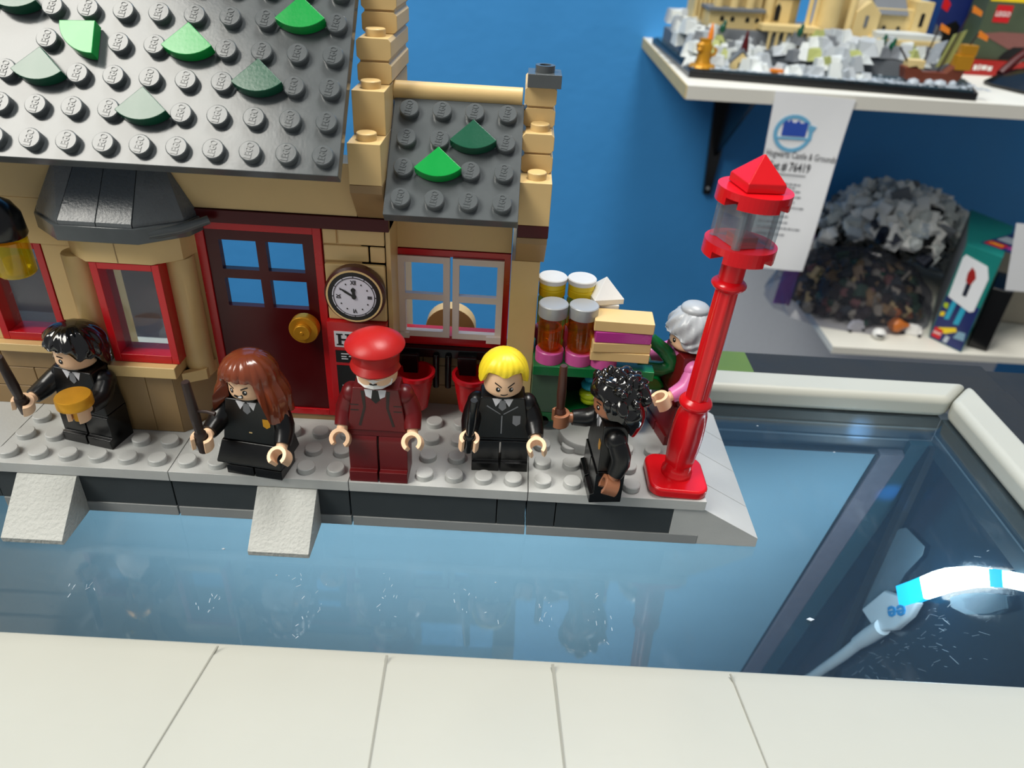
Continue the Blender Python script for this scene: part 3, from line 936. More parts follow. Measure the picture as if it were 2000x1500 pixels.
obj('pyramid_top', MB().add([(-.56, -.56, 10.12), (.56, -.56, 10.12), (.56, .56, 10.12), (-.56, .56, 10.12), (-.56, -.56, 10.36), (.56, -.56, 10.36), (.56, .56, 10.36), (-.56, .56, 10.36), (0, 0, 11.02)],
    [(0, 3, 2, 1), (0, 1, 5, 4), (1, 2, 6, 5), (2, 3, 7, 6), (3, 0, 4, 7), (4, 5, 8), (5, 6, 8), (6, 7, 8), (7, 4, 8)]), 'lamp_red', lpst, rot=(0, 0, R(12)), bevel=.03)

# ------------------------------------------------------------------ toy figures
HR = .64           # head radius


def head_mb():
    return MB().lathe([(0, 0), (.36, 0), (.40, .03), (.53, .06), (.61, .14), (HR, .25), (HR, .78), (.61, .9), (.53, .98), (.3, 1.0), (.3, 1.2), (0, 1.2)], 36)


def on_head(pts, lift=.012, thick=.02, r=HR):
    """a flat print wrapped on the front of the head: pts are (angle in degrees, height)"""
    m = MB()
    f = lambda a, z, rr: (rr * math.sin(R(a)), -rr * math.cos(R(a)), z)
    ca, cz_ = sum(p[0] for p in pts) / len(pts), sum(p[1] for p in pts) / len(pts)
    n = len(pts)
    v = [f(a, z, r + lift) for a, z in pts] + [f(ca, cz_, r + lift)] + [f(a, z, r - thick) for a, z in pts]
    fs = [(i, (i + 1) % n, n) for i in range(n)] + [(i, n + 1 + i, n + 1 + (i + 1) % n, (i + 1) % n) for i in range(n)]
    return m.add(v, fs)


def dot(a, z, ra, rz, n=16):
    return [(a + ra * math.cos(2 * PI * k / n), z + rz * math.sin(2 * PI * k / n)) for k in range(n)]


def stroke(pts, w):
    up = [(a, z + w) for a, z in pts]
    dn = [(a, z - w) for a, z in pts][::-1]
    return up + dn


def merge(mbs):
    m = MB()
    for k in mbs:
        b = len(m.v)
        m.v += k.v
        m.f += [tuple(b + i for i in f) for f in k.f]
        m.m += [m.mat] * len(k.f)
    return m


def torso_mb(h=1.6):
    w0, w1, d0, d1 = .97, .72, .47, .40
    return MB().add([(-w0, -d0, 0), (w0, -d0, 0), (w0, d0, 0), (-w0, d0, 0), (-w1, -d1, h), (w1, -d1, h), (w1, d1, h), (-w1, d1, h)],
                    [(0, 3, 2, 1), (4, 5, 6, 7), (0, 1, 5, 4), (1, 2, 6, 5), (2, 3, 7, 6), (3, 0, 4, 7)])


def on_torso(pts, h=1.6, lift=.01):
    """print on the torso front, pts are (x, z)"""
    f = lambda x, z, l: (x, -(.47 - .07 * z / h) - l, z)
    n = len(pts)
    return MB().add([f(x, z, lift) for x, z in pts] + [f(x, z, -.01) for x, z in pts], [tuple(range(n)), tuple(range(2 * n - 1, n - 1, -1))] + [(i, n + i, n + (i + 1) % n, (i + 1) % n) for i in range(n)])


def arm_mb(s):
    m = MB()
    m.ell((0, 0, 0), (.33, .36, .36), 16, 10)
    m.tube([(.0 * s, 0, .05), (.07 * s, .01, -.25), (.13 * s, .0, -.55), (.15 * s, -.08, -.75), (.16 * s, -.28, -1.0), (.16 * s, -.36, -1.09)], [.30, .33, .33, .32, .28, .26], 16)
    return m


FD = Vector((0, -.62, -.785))        # forearm direction in arm space
AX = Vector((0, -.785, .62))         # axis of the gripping hand


def hand_mb(s):
    m = MB()
    w = Vector((.16 * s, -.36, -1.09))
    c = w + FD * .42
    n = 18
    poly = []
    for k in range(n + 1):
        a = R(-140 + 280 * k / n)
        poly.append((math.sin(a) * .33, -math.cos(a) * .33))
    for k in range(n, -1, -1):
        a = R(-140 + 280 * k / n)
        poly.append((math.sin(a) * .2, -math.cos(a) * .2))
    # poly: (x, along FD), gap on the far side
    N = n + 1
    v, f = [], []
    for t in (-.24, .24):
        v += [tuple(c + Vector((p[0], 0, 0)) + FD * p[1] + AX * t) for p in poly]
    L_ = len(poly)
    for i in range(n):
        f.append((i, i + 1, L_ - 2 - i, L_ - 1 - i))
        f.append(tuple(L_ + q for q in (L_ - 1 - i, L_ - 2 - i, i + 1, i)))
    f += [(i, (i + 1) % L_, L_ + (i + 1) % L_, L_ + i) for i in range(L_)]
    m.add(v, f)
    m.tube([tuple(w - FD * .12), tuple(w + FD * .16)], .18, 12)
    return m


def legs(fig, short, mat, z0=0.0):
    h = 1.28 if short else 1.95
    for s in (-1, 1):
        x0, x1 = (.03, .96) if s > 0 else (-.96, -.03)
        if short:
            m = MB().prism([(-.62, 0), (-.62, .36), (-.5, .4), (-.5, 1.2), (.45, 1.2), (.45, 0)], x0, x1, axis='x')
        else:
            arc = [(-.0 + .48 * math.cos(a), 1.5 + .42 * math.sin(a)) for a in [PI - PI * k / 10 for k in range(11)]]
            m = MB().prism([(-.66, 0), (-.66, .42), (-.5, .44), (-.48, 1.5)] + arc[1:-1] + [(.46, 1.5), (.46, 0)], x0, x1, axis='x')
        obj('leg', m, mat, fig, bevel=.025)
    if not short:
        obj('hips', MB().box(-.97, .97, -.42, .42, 1.74, 1.97), mat, fig, bevel=.02)
    else:
        obj('hips', MB().box(-.97, .97, -.45, .45, 1.12, 1.29), mat, fig, bevel=.02)
    return h


def hair_mb(kind, nf=96):
    m = MB()
    rnd = random.Random(5)
    cent = []
    g = PI * (3 - math.sqrt(5))
    for i in range(150):
        z = 1 - 2 * (i + .5) / 150
        r = math.sqrt(1 - z * z)
        cent.append((r * math.cos(g * i + rnd.uniform(-.2, .2)), r * math.sin(g * i), z + rnd.uniform(-.04, .04)))
    sm = lambda x, a, b: max(0, min(1, (x - a) / (b - a))) ** 2 * (3 - 2 * max(0, min(1, (x - a) / (b - a))))
    rows = []
    nt = 22
    for t in range(1, nt + 1):
        ring = []
        for i in range(nf):
            ph = 2 * PI * i / nf            # 0 = front (-Y)
            d = math.degrees(min(ph, 2 * PI - ph))
            sg_ = 1 if ph < PI else -1
            Rr, zt, off = .80, 1.34, .05
            u_ = t / nt
            if kind == 'mop':                # short tousled black hair
                zb = .90 - .34 * sm(d, 52, 70) - .55 * sm(d, 95, 130) + .03 * math.sin(d * .33)
                amp = (.045 * math.sin(ph * 11 + t * .35) + .02 * math.sin(ph * 23 - t * .5)) * (1 - .8 * u_ ** 3)
                Rr, zt = .93, 1.5
            elif kind == 'long':
                zb = .84 + .06 * math.exp(-(d / 9) ** 2) - 1.45 * sm(d, 38, 60) - .25 * sm(d, 100, 150)
                amp = .03 * math.sin(ph * 17 + .4 * math.sin(t * .5)) + .018 * math.sin(ph * 41)
                Rr, zt = .91, 1.48
            elif kind == 'slick':
                zb = 1.04 - .12 * math.exp(-(d / 16) ** 2) - .52 * sm(d, 40, 70) - .32 * sm(d, 100, 150)
                amp = .018 * math.sin(ph * 22 + .15 * t) * (1 - u_ ** 4)
                Rr, zt = .82, 1.52
            elif kind == 'curly':
                zb = .92 - .6 * sm(d, 38, 62) - .72 * sm(d, 75, 125)
                amp = 0
                Rr, zt, off = .88, 1.46, .12
            else:                            # grey waves
                zb = .72 - .45 * sm(d, 40, 65) - .35 * sm(d, 90, 130)
                amp = .05 * math.sin(ph * 9 + t * .9) + .02 * math.sin(ph * 21)
                Rr, zt = .92, 1.56
            Rr -= .10 * (1 - sm(d, 25, 60)) * (kind != 'curly')
            u = t / nt
            if u <= .55:
                a = PI / 2 * u / .55
                rr = Rr * math.sin(a) ** .85
                zc_ = max(.62, zb)
                z = zc_ + (zt - zc_) * math.cos(a)
            else:
                q = (u - .55) / .45
                zc_ = max(.62, zb)
                z = zc_ + (zb - zc_) * q - .02 * q
                rr = Rr
                if kind == 'long':
                    rr = Rr + (.3 * q if d > 45 else 0) + (.12 * math.sin(PI * min(1, q * 1.2)) if d > 60 else 0)
                if kind == 'curly' and d > 90:
                    rr = Rr + .16 * math.sin(PI * q)
            rr *= 1 + amp * min(1, u * 3)
            x, y = math.sin(ph) * rr, -math.cos(ph) * rr + off * (1 if d > 90 else d / 90)
            if kind == 'curly':
                v = Vector((x, y, (z - .55) * 1.0)).normalized()
                best = max(v.x * c[0] + v.y * c[1] + v.z * c[2] for c in cent)
                ang = math.acos(min(1, best))
                k = .93
                x, y, z = x * k, y * k, z - .08 * u
            ring.append((x, y, z))
        rows.append(ring)
    if kind == 'curly':
        # separate curls studded over the scalp
        for c in cent:
            v = Vector(c)
            az = math.degrees(math.atan2(abs(v.x), -v.y))
            low = -.1 if az < 60 else (-.75 if az > 100 else -.45)
            if v.z < low or (az < 46 and v.z < .38):
                continue
            if rnd.random() < .38:
                continue
            rr_ = rnd.uniform(.17, .27)
            keep_ = m.X
            m.X = T(v.x * .78, v.y * .80 + .12, .66 + v.z * .76) @ Euler((rnd.uniform(0, 3), rnd.uniform(0, 3), rnd.uniform(0, 3))).to_matrix().to_4x4()
            m.ell((0, 0, 0), (rr_ * 1.35, rr_ * .8, rr_ * .62), 12, 8)
            m.X = keep_
    inner = [(x * .74 / max(.74, math.hypot(x, y)) * .9, y * .74 / max(.74, math.hypot(x, y)) * .9, max(z + .02, .0)) for x, y, z in rows[-1]]
    inner2 = [(x, y, .95) for x, y, z in inner]
    m.rings([[(0, .02, zt - .01)]] + rows + [inner, inner2, [(0, 0, .98)]])
    return m


def figure(name, label, loc, rotz, short, top, bottom, skin, hair, hairmat, face, prints, armL=0, armR=0, headrot=0, extra=None, sleeve=None, cat='toy figure', splay=(0, 0)):
    f = thing(name, label, cat, loc, rotz, 'toy figures on the platform')
    h = legs(f, short, bottom)
    th = 1.6
    ts = obj('torso', torso_mb(th), top, f, (0, 0, h + .02), bevel=.05, seg=3)
    for mb_, mt, nm in prints:
        obj(nm, mb_, mt, ts, smooth=0)
    hd = obj('head', head_mb(), skin, f, (0, 0, h + th + .06), (0, 0, headrot))
    obj('neck_collar', MB().lathe([(0, -.02), (.44, -.02), (.44, .1), (.3, .12), (0, .12)], 24), top, f, (0, 0, h + th))
    for mb_, mt, nm in face:
        obj(nm, mb_, mt, hd, smooth=0)
    if hair:
        obj('hair', hair_mb(hair), hairmat, f, (0, 0, h + th + .06), (0, 0, headrot), smooth=60)
    grips = []
    for s, th_a, sp in ((-1, armR, splay[0]), (1, armL, splay[1])):
        sh = (s * .84, 0, h + th - .42)
        er = (R(-th_a), R(-sp * s), 0)
        am = obj('arm', arm_mb(s), sleeve or top, f, sh, er, smooth=60)
        obj('hand', hand_mb(s), skin, am, bevel=.02)
        M = T(*loc) @ Matrix.Rotation(rotz, 4, 'Z') @ T(*sh) @ Euler(er).to_matrix().to_4x4()
        c = Vector((.16 * s, -.36, -1.09)) + FD * .42
        grips.append((M @ c, (M.to_3x3() @ AX).normalized()))
    return f, hd, h, grips          # grips[0] = own right hand (image left), grips[1] = own left


def uniform(tie='print_grey', shirt='print_white', trim=True):
    P = [(merge([on_torso([(-.34, 1.56), (-.02, 1.56), (-.22, 1.26)], lift=.012), on_torso([(.34, 1.56), (.02, 1.56), (.22, 1.26)], lift=.012)]), shirt, 'shirt_collar'),
         (on_torso([(-.09, 1.5), (.09, 1.5), (.13, 1.22), (0, 1.1), (-.13, 1.22)], lift=.018), tie, 'tie')]
    if trim:
        P.append((merge([on_torso([(-.5, 1.3), (-.05, .98), (-.05, .95), (-.52, 1.26)], lift=.01), on_torso([(.5, 1.3), (.05, .98), (.05, .95), (.52, 1.26)], lift=.01), on_torso([(-.02, .9), (.02, .9), (.02, .2), (-.02, .2)], lift=.01)]), 'print_grey', 'robe_seams'))
    return P


def face(brow=(0, 0), mouth='smile', eye=20, bz=.565, ez=.41):
    F = []
    for s in (-1, 1):
        F.append((on_head(dot(s * eye, ez, 6.5, .085)), 'print_black', 'eye'))
        F.append((on_head(dot(s * eye + 2, ez + .03, 2.2, .03), lift=.02), 'white', 'eye_glint'))
        if brow is not None:
            i, o = brow
            F.append((on_head(stroke([(s * (eye - 10), bz + i), (s * eye, bz + (i + o) / 2 + .01), (s * (eye + 10), bz + o)], .022)), 'dark_brown', 'eyebrow'))
    if mouth == 'smile':
        F.append((on_head(stroke([(-11, .25), (-4, .225), (4, .225), (11, .25)], .012)), 'print_black', 'mouth'))
    elif mouth == 'smirk':
        F.append((on_head(stroke([(-11, .225), (-3, .21), (4, .22), (10, .25)], .013)), 'print_black', 'mouth'))
    elif mouth == 'grit':
        F.append((on_head([(-14, .23), (-12, .29), (4, .28), (12, .34), (15, .29), (13, .2), (0, .19)]), 'print_black', 'mouth'))
        F.append((on_head([(0, .25), (9, .295), (12, .27), (10, .225), (1, .22)], lift=.02), 'white', 'teeth'))
    return F


def stick(name, label, grip, mat, knob=.75, length=2.3, tilt=(0, 0), group=None):
    c, ax = grip
    up = ax if ax.z > 0 else -ax
    t = thing(name, label, 'stick', tuple(c), 0, 'sticks held by the toy figures')
    t.rotation_euler = (up + Vector((tilt[0], tilt[1], 0))).to_track_quat('Z', 'Y').to_euler()
    obj('handle', MB().lathe([(0, -.42), (.12, -.42), (.18, -.36), (.19, .1), (.18, .36), (.14, .42), (0, .42)], 16), mat, t)
    obj('shaft', MB().lathe([(0, .4), (.135, .4), (.16, 1.0), (.125, length - .03), (.11, length), (0, length)], 14), mat, t)
    return t


# conductor in red
f, hd, h, g = figure('toy_conductor', 'toy figure in dark red uniform and red peaked cap with white beard', (-10.98, .72, 0), R(0), False, 'uniform_red', 'uniform_red', 'skin', None, None,
    [(on_head([(-58, .34), (-35, .44), (-12, .40), (0, .44), (12, .40), (35, .44), (58, .34), (52, .16), (25, .1), (0, .09), (-25, .1), (-52, .16)], lift=.02), 'white', 'beard'),
     (on_head(stroke([(-10, .27), (0, .255), (10, .27)], .02), lift=.03), 'print_black', 'mouth')],
    [(merge([on_torso([(-.34, 1.56), (-.03, 1.56), (-.12, 1.22), (-.3, 1.32)], lift=.012), on_torso([(.34, 1.56), (.03, 1.56), (.12, 1.22), (.3, 1.32)], lift=.012)]), 'print_white', 'shirt_collar'),
     (on_torso([(-.09, 1.54), (.09, 1.54), (.14, 1.2), (0, 1.06), (-.14, 1.2)], lift=.015), 'print_black', 'tie'),
     (merge([on_torso([(s * .34, 1.5), (s * .46, 1.5), (s * .40, .9), (s * .58, .22), (s * .50, .2), (s * .32, .9)], lift=.008) for s in (-1, 1)] + [on_torso([(s * .55, z), (s * .82, z), (s * .82, z - .035), (s * .55, z - .035)], lift=.008) for s in (-1, 1) for z in (1.0, .8)]), 'dark_brown', 'jacket_lapels')],
    armL=6, armR=2, splay=(6, 8))
zc = h + 2.16
cp = MB().lathe([(0, 1.26), (.3, 1.24), (.6, 1.15), (.86, .98), (.92, .88), (.88, .8), (.76, .76), (.72, .3), (.69, .1), (0, .1)], 40)
co_ = obj('cap', cp, 'cap_red', f, (0, -.02, zc), (R(3), 0, 0), label='shiny red peaked cap')
vz = MB()
top_, bot_ = [], []
for k in range(21):
    a = R(-82 + 164 * k / 20)
    top_.append((math.sin(a), math.cos(a)))
vz.add([(.70 * s, -.70 * c, .42) for s, c in top_] + [(.80 * s, -.84 * c - .06 * c, .20) for s, c in top_] + [(.78 * s, -.82 * c - .06 * c, .15) for s, c in top_] + [(.66 * s, -.66 * c, .34) for s, c in top_],
       [(i + 21 * a, i + 1 + 21 * a, i + 1 + 21 * ((a + 1) % 4), i + 21 * ((a + 1) % 4)) for a in range(4) for i in range(20)] + [(0, 21, 42, 63), (83, 62, 41, 20)])
obj('visor', vz, 'cap_red', co_)

# brown haired figure with stick
f, hd, h, gH = figure('toy_schoolgirl', 'toy figure with long brown hair and gritted teeth in black robe and skirt', (-15.0, .62, 0), R(-8), True, 'black_robe', 'black', 'skin', 'long', 'hair_brown',
    face((-.05, .03), 'grit', eye=21), uniform('print_grey', 'print_white', False) + [(on_torso([(.48, .98), (.72, .98), (.72, .72), (.6, .64), (.48, .72)], lift=.012), 'gold', 'breast_badge'), (on_torso([(-.03, .42), (.07, .42), (.07, .38), (-.03, .38)], lift=.012), 'tan', 'button')],
    armL=14, armR=42, headrot=R(-8), splay=(8, 8))
obj('skirt', MB().add([(-1.02, -.5, 1.3), (1.02, -.5, 1.3), (1.02, .5, 1.3), (-1.02, .5, 1.3), (-1.1, -.86, .7), (1.1, -.86, .7), (1.1, .6, .7), (-1.1, .6, .7), (-1.1, -.86, .62), (1.1, -.86, .62), (1.1, .6, .62), (-1.1, .6, .62)],
    [(0, 1, 2, 3), (0, 4, 5, 1), (1, 5, 6, 2), (2, 6, 7, 3), (3, 7, 4, 0), (4, 8, 9, 5), (5, 9, 10, 6), (6, 10, 11, 7), (7, 11, 8, 4), (8, 11, 10, 9)]), 'black_robe', f, bevel=.03)
wd = stick('toy_stick', 'dark stick with short side nub held up by the brown haired figure', gH[0], 'dark_brown', length=2.35, tilt=(-.12, .1))
obj('side_nub', MB().tube([(.1, 0, 1.25), (.45, -.05, 1.32), (.72, -.08, 1.28)], [.05, .05, .07], 8), 'dark_brown', wd)

# black haired figure on the left
f, hd, h, gB = figure('toy_schoolboy', 'toy figure with short black hair in black robe holding up a gold dish', (-21.05, 1.78, 0), R(-13), True, 'black_robe', 'black', 'skin', 'mop', 'hair_black',
    face((.02, .0), 'smile', eye=21), uniform('print_grey', 'print_white', False), armL=55, armR=40, headrot=R(-24), splay=(24, 2))
stick('toy_stick', 'dark stick held up by the black haired figure at the left edge', gB[0], 'dark_brown', length=2.4, tilt=(-.2, 0))
c = gB[1][0]
gd = thing('gold_dish', 'round gold dish held in the hand of the black haired figure', 'dish', (c.x, c.y, c.z + .2))
obj('dish_body', MB().lathe([(0, 0), (.26, 0), (.3, .06), (.5, .1), (.54, .14), (.54, .44), (.51, .48), (0, .48)], 32), 'gold', gd)
obj('dish_stem', MB().lathe([(0, -.42), (.16, -.42), (.16, .02), (0, .02)], 14), 'gold', gd)

# yellow haired figure
f, hd, h, gY = figure('toy_schoolboy', 'toy figure with slicked bright yellow hair in black robe', (-7.02, 1.62, 0), R(2), True, 'black_robe', 'black', 'skin', 'slick', 'hair_yellow',
    face((-.10, .04), 'smirk', eye=19, bz=.60), uniform('print_grey', 'print_white', True) + [(on_torso([(.36, .92), (.62, .92), (.62, .62), (.49, .52), (.36, .62)], lift=.012), 'print_grey', 'breast_badge')],
    armL=22, armR=40, headrot=R(3), splay=(4, 10))
stick('toy_stick', 'thin black stick held upright by the yellow haired figure', gY[0], 'black', length=1.95)

# curly haired figure seen from the side
f, hd, h, gC = figure('toy_schoolgirl', 'toy figure with curly black hair and brown skin standing sideways in black robe', (-3.48, .66, 0), R(-84), True, 'black_robe', 'black', 'brown_skin', 'curly', 'hair_black',
    face((.0, .0), 'smile', eye=24), uniform('print_grey', 'print_white', False) + [(on_torso([(.48, .98), (.72, .98), (.72, .72), (.6, .64), (.48, .72)], lift=.012), 'gold', 'breast_badge')], armL=-20, armR=50, headrot=R(4), splay=(2, 8))
stick('toy_stick', 'reddish brown stick held up by the curly haired figure', gC[0], 'brown', length=2.1)

# grey haired figure by the trolley
f, hd, h, gL = figure('toy_trolley_lady', 'toy figure with wavy grey hair, pink sleeves and dark red dress behind the lamp post', (-.62, 4.1, 0), R(-76), False, 'uniform_red', 'uniform_red', 'skin', 'wave', 'hair_grey',
    face((.02, .0), 'smile'), [(on_torso([(-.3, 1.56), (.3, 1.56), (0, 1.2)], lift=.012), 'pink', 'blouse')], armL=24, armR=58, headrot=R(-4), sleeve='pink', splay=(0, 4))
obj('hair_bun', MB().ell((-.0, .05, 1.5), (.5, .5, .24), 20, 10), 'hair_grey', f, (0, 0, h + 1.66))
obj('dress_skirt', MB().prism([(-.62, .05), (-.5, 1.7), (.5, 1.7), (.62, .05)], -.99, .99, axis='x'), 'uniform_red', f, bevel=.04)

# ------------------------------------------------------------------ sweets trolley
tr = thing('sweets_trolley', 'dark green toy sweets trolley with shelf and curved handle', 'trolley', (-4, 4.2, 0))
def tb(*a):
    return MB(T(4, -4.2, 0)).box(*a)
obj('top_board', tb(-6.02, -1.75, 3.3, 5.4, 2.55, 2.93), 'trolley_green', tr, bevel=.03)
obj('cabinet', tb(-6.0, -5.02, 3.5, 5.3, .85, 2.54), 'sand_green', tr, bevel=.03, label='muted green cabinet block')
obj('lower_board', tb(-6.0, -2.0, 3.5, 5.3, .45, .84), 'trolley_green', tr, bevel=.03)
obj('back_board', tb(-5.0, -2.0, 5.1, 5.3, .85, 2.54), 'black', tr, bevel=.02)
obj('side_board', tb(-2.4, -2.0, 3.8, 5.3, .85, 2.54), 'trolley_green', tr, bevel=.03)
ft = MB(T(4, -4.2, 0)).prism([(-2.0, 1.55), (-2.0, 2.2), (-1.35, 2.1), (-1.02, 1.75), (-1.0, 1.55)], 4.3, 5.2, axis='y')
obj('end_step', ft, 'green', tr, bevel=.08, seg=3, label='bright green rounded end step')
hb = MB(T(4, -4.2, 0)).tube([(-2.3, 4.0, 2.76), (-1.4, 4.0, 2.7), (-1.08, 4.0, 2.85), (-1.1, 4.0, 3.15), (-1.45, 4.0, 3.5), (-1.8, 4.05, 3.75), (-1.95, 4.1, 3.9)], [.26, .28, .3, .29, .26, .24, .2], 12)
obj('handle', hb, 'trolley_green', tr, smooth=60)
for x, y in ((-5.5, 3.62), (-2.5, 3.62), (-5.5, 5.1), (-2.5, 5.1)):
    obj('wheel', MB(T(4, -4.2, 0)).lathe([(0, y - .12), (.22, y - .12), (.25, y - .08), (.25, y + .08), (.22, y + .12), (0, y + .12)], 18, (x, 0, .47), 'y'), 'black', tr)
tag(obj('round_tile', MB().lathe([(0, 0), (1.0, 0), (1.0, .36), (.97, .4), (0, .4)], 36), 'light_grey', loc=(-3.9, 3.15, .01)), 'light grey round tile lying on the platform in front of the trolley', 'tile')
sw = thing('sweet_swirl', 'blue and lime swirl sweet on the trolley lower shelf', 'sweet', (-3.75, 4.2, .85))
sp = lambda r0, r1, z0, z1, turns: [((r0 + (r1 - r0) * k / 30) * math.cos(turns * 2 * PI * k / 30), (r0 + (r1 - r0) * k / 30) * math.sin(turns * 2 * PI * k / 30), z0 + (z1 - z0) * k / 30) for k in range(31)]
obj('lower_swirl', MB().tube(sp(.2, .32, .15, .62, 2), .17, 10), 'lime', sw)
obj('upper_swirl', MB().tube(sp(.3, .1, .72, 1.3, 2), .17, 10), 'azure', sw)


def jar(x, y, label, lid, lidh, band=None):
    j = thing('sweet_jar', label, 'jar', (x, y, 2.935 + (.28 if band else 0)), 0, 'sweet jars on the trolley')
    if band:
        obj('jar_foot', MB().lathe([(0, -.275), (.45, -.275), (.45, -.01), (0, -.01)], 24), 'jar_pink', j)
    obj('jar_base', MB().lathe([(0, 0), (.5, 0), (.5, .42), (.47, .45), (0, .45)], 28), 'jar_pink', j)
    obj('jar_glass', MB().lathe([(0, .46), (.36, .46), (.36, .55), (.46, .6), (.47, 1.6), (.4, 1.75), (0, 1.75)], 28), 'amber', j)
    obj('jar_sweets', MB().lathe([(.3, .5), (.36, .5), (.36, .95), (.3, .95), (.28, .6)], 24), 'amber', j)
    if band:
        obj('jar_band', MB().lathe([(0, 1.76), (.47, 1.76), (.47, 2.0), (.44, 2.03), (.47, 2.06), (.47, 2.24), (0, 2.24)], 28), band, j)
    z = 2.25 if band else 1.76
    obj('jar_lid', MB().lathe([(0, z), (.5, z), (.51, z + .02), (.51, z + lidh - .03), (.48, z + lidh), (0, z + lidh)], 28), lid, j)


jar(-5.46, 3.85, 'amber sweet jar with flat silver lid, front row nearest the wall', 'silver', .45)
jar(-4.42, 3.85, 'amber sweet jar with flat silver lid, front row beside the tan boxes', 'silver', .45)
jar(-5.5, 4.95, 'amber sweet jar with yellow bands and white lid, back row nearest the wall', 'white', .18, 'yellow')
jar(-4.48, 4.95, 'amber sweet jar with yellow bands and white lid, back row beside the white pyramid', 'white', .18, 'yellow')
tag(obj('round_plate', MB().lathe([(0, 0), (.5, 0), (.5, .36), (0, .36)], 28), 'jar_pink', loc=(-3.55, 3.75, 2.935)), 'pink round plate under the stack of tan boxes', 'plate')
for i, (z, h_, m, x0, x1, a, lb) in enumerate(((3.3, .36, 'tan', -1.02, 1.02, -1, 'flat tan box at the bottom of the trolley stack'), (3.67, .36, 'tan', -1.02, 1.0, 3, 'flat tan box just under the magenta box'), (4.04, .4, 'magenta', -.95, .98, 1, 'magenta box in the middle of the trolley stack'), (4.45, .4, 'tan', -1.0, 1.03, -2, 'flat tan box on top of the trolley stack'))):
    tag(obj('sweet_box', MB().box(x0, x1, -.5, .5, 0, h_), m, loc=(-3.05, 3.75, z), rot=(0, 0, R(a)), bevel=.03), lb, 'box', 'flat sweet boxes stacked on the trolley')
pw = thing('pyramid_box', 'white box with a pointed pyramid top behind the tan boxes', 'box', (-3.65, 4.85, 2.935))
obj('box_body', MB().box(-.5, .5, -.5, .5, 0, 2.0), 'white', pw, bevel=.03)
obj('box_lid', MB().add([(-.54, -.54, 2.01), (.54, -.54, 2.01), (.54, .54, 2.01), (-.54, .54, 2.01), (-.54, -.54, 2.2), (.54, -.54, 2.2), (.54, .54, 2.2), (-.54, .54, 2.2), (0, 0, 2.85)],
    [(0, 3, 2, 1), (0, 1, 5, 4), (1, 2, 6, 5), (2, 3, 7, 6), (3, 0, 4, 7), (4, 5, 8), (5, 6, 8), (6, 7, 8), (7, 4, 8)]), 'white', pw, rot=(0, 0, R(14)), bevel=.02)
# fire buckets
for x, lb in ((-10.25, 'red toy bucket hanging beside the conductor'), (-8.2, 'red toy bucket hanging behind the yellow haired figure')):
    bk = thing('fire_bucket', lb, 'bucket', (x, 3.95, .55), 0, 'red buckets under the wing window')
    obj('bucket_body', MB().lathe([(0, 0), (.45, 0), (.66, 1.35), (.72, 1.36), (.72, 1.5), (.6, 1.5), (.42, .1), (0, .1)], 28), 'red', bk)
    obj('bucket_grip', MB().tube([(0, .45, 1.9), (0, .62, 1.8), (0, .68, 1.42)], .08, 8), 'black', bk)
# ------------------------------------------------------------------ wall shelves
us = thing('wall_shelf', 'white wall shelf carrying the toy castle model', 'shelf', (60, 114, -4.3), 0, 'white wall shelves')
def rel(o_, m):
    m.X = T(-o_[0], -o_[1], -o_[2])
    return m
U = (60, 114, -4.3)
obj('board', rel(U, MB()).box(15.9, 140, 90, 137.9, -4.25, -2.4), 'shelf_white', us, bevel=.08)
obj('raw_end', rel(U, MB()).box(15.72, 15.9, 90.1, 137.9, -4.2, -2.45), 'castle_tan', us, label='raw chipboard end of the board')
obj('edge_strip', rel(U, MB()).box(15.9, 140, 89.85, 90, -4.25, -2.42), 'shelf_edge', us)
br = rel(U, MB()).prism([(31.1, -4.3), (36.2, -4.3), (34.4, -32.0), (32.9, -32.0)], 136.6, 137.9, axis='y')
br.prism([(137, -4.3), (100, -4.3), (100, -5.2), (137, -5.6)], 33, 34.6, axis='x')
br.prism([(137, -5.4), (112, -5.2), (137, -24)], 33.4, 34.2, axis='x')
obj('bracket', br, 'black', us, label='black tapered metal shelf bracket')
obj('bracket_screw', rel(U, MB()).lathe([(0, 136.4), (.35, 136.4), (.35, 136.6), (0, 136.6)], 12, (33.6, 0, -30.6), 'y'), 'silver', us)
Lw = (90, 114, -43.4)
ls_ = thing('wall_shelf', 'white lower wall shelf heaped with loose pieces and a teal box', 'shelf', Lw, 0, 'white wall shelves')
obj('board', rel(Lw, MB()).box(47.6, 150, 90, 137.9, -43.3, -42), 'shelf_white', ls_, bevel=.06)
obj('edge_strip', rel(Lw, MB()).box(47.6, 150, 89.9, 90, -43.28, -42.03), 'shelf_edge', ls_)
tag(obj('pale_panel', MB().box(44.5, 110, 134.5, 137.9, -100, -47.4), 'panel_pale', bevel=.1), 'pale blue grey board against the wall below the lower shelf', 'board')
tag(obj('dark_cabinet', MB().box(-72, -47, 57, 66, -125, -19), 'navy', bevel=.3), 'dark navy cabinet standing behind the display case', 'cabinet')

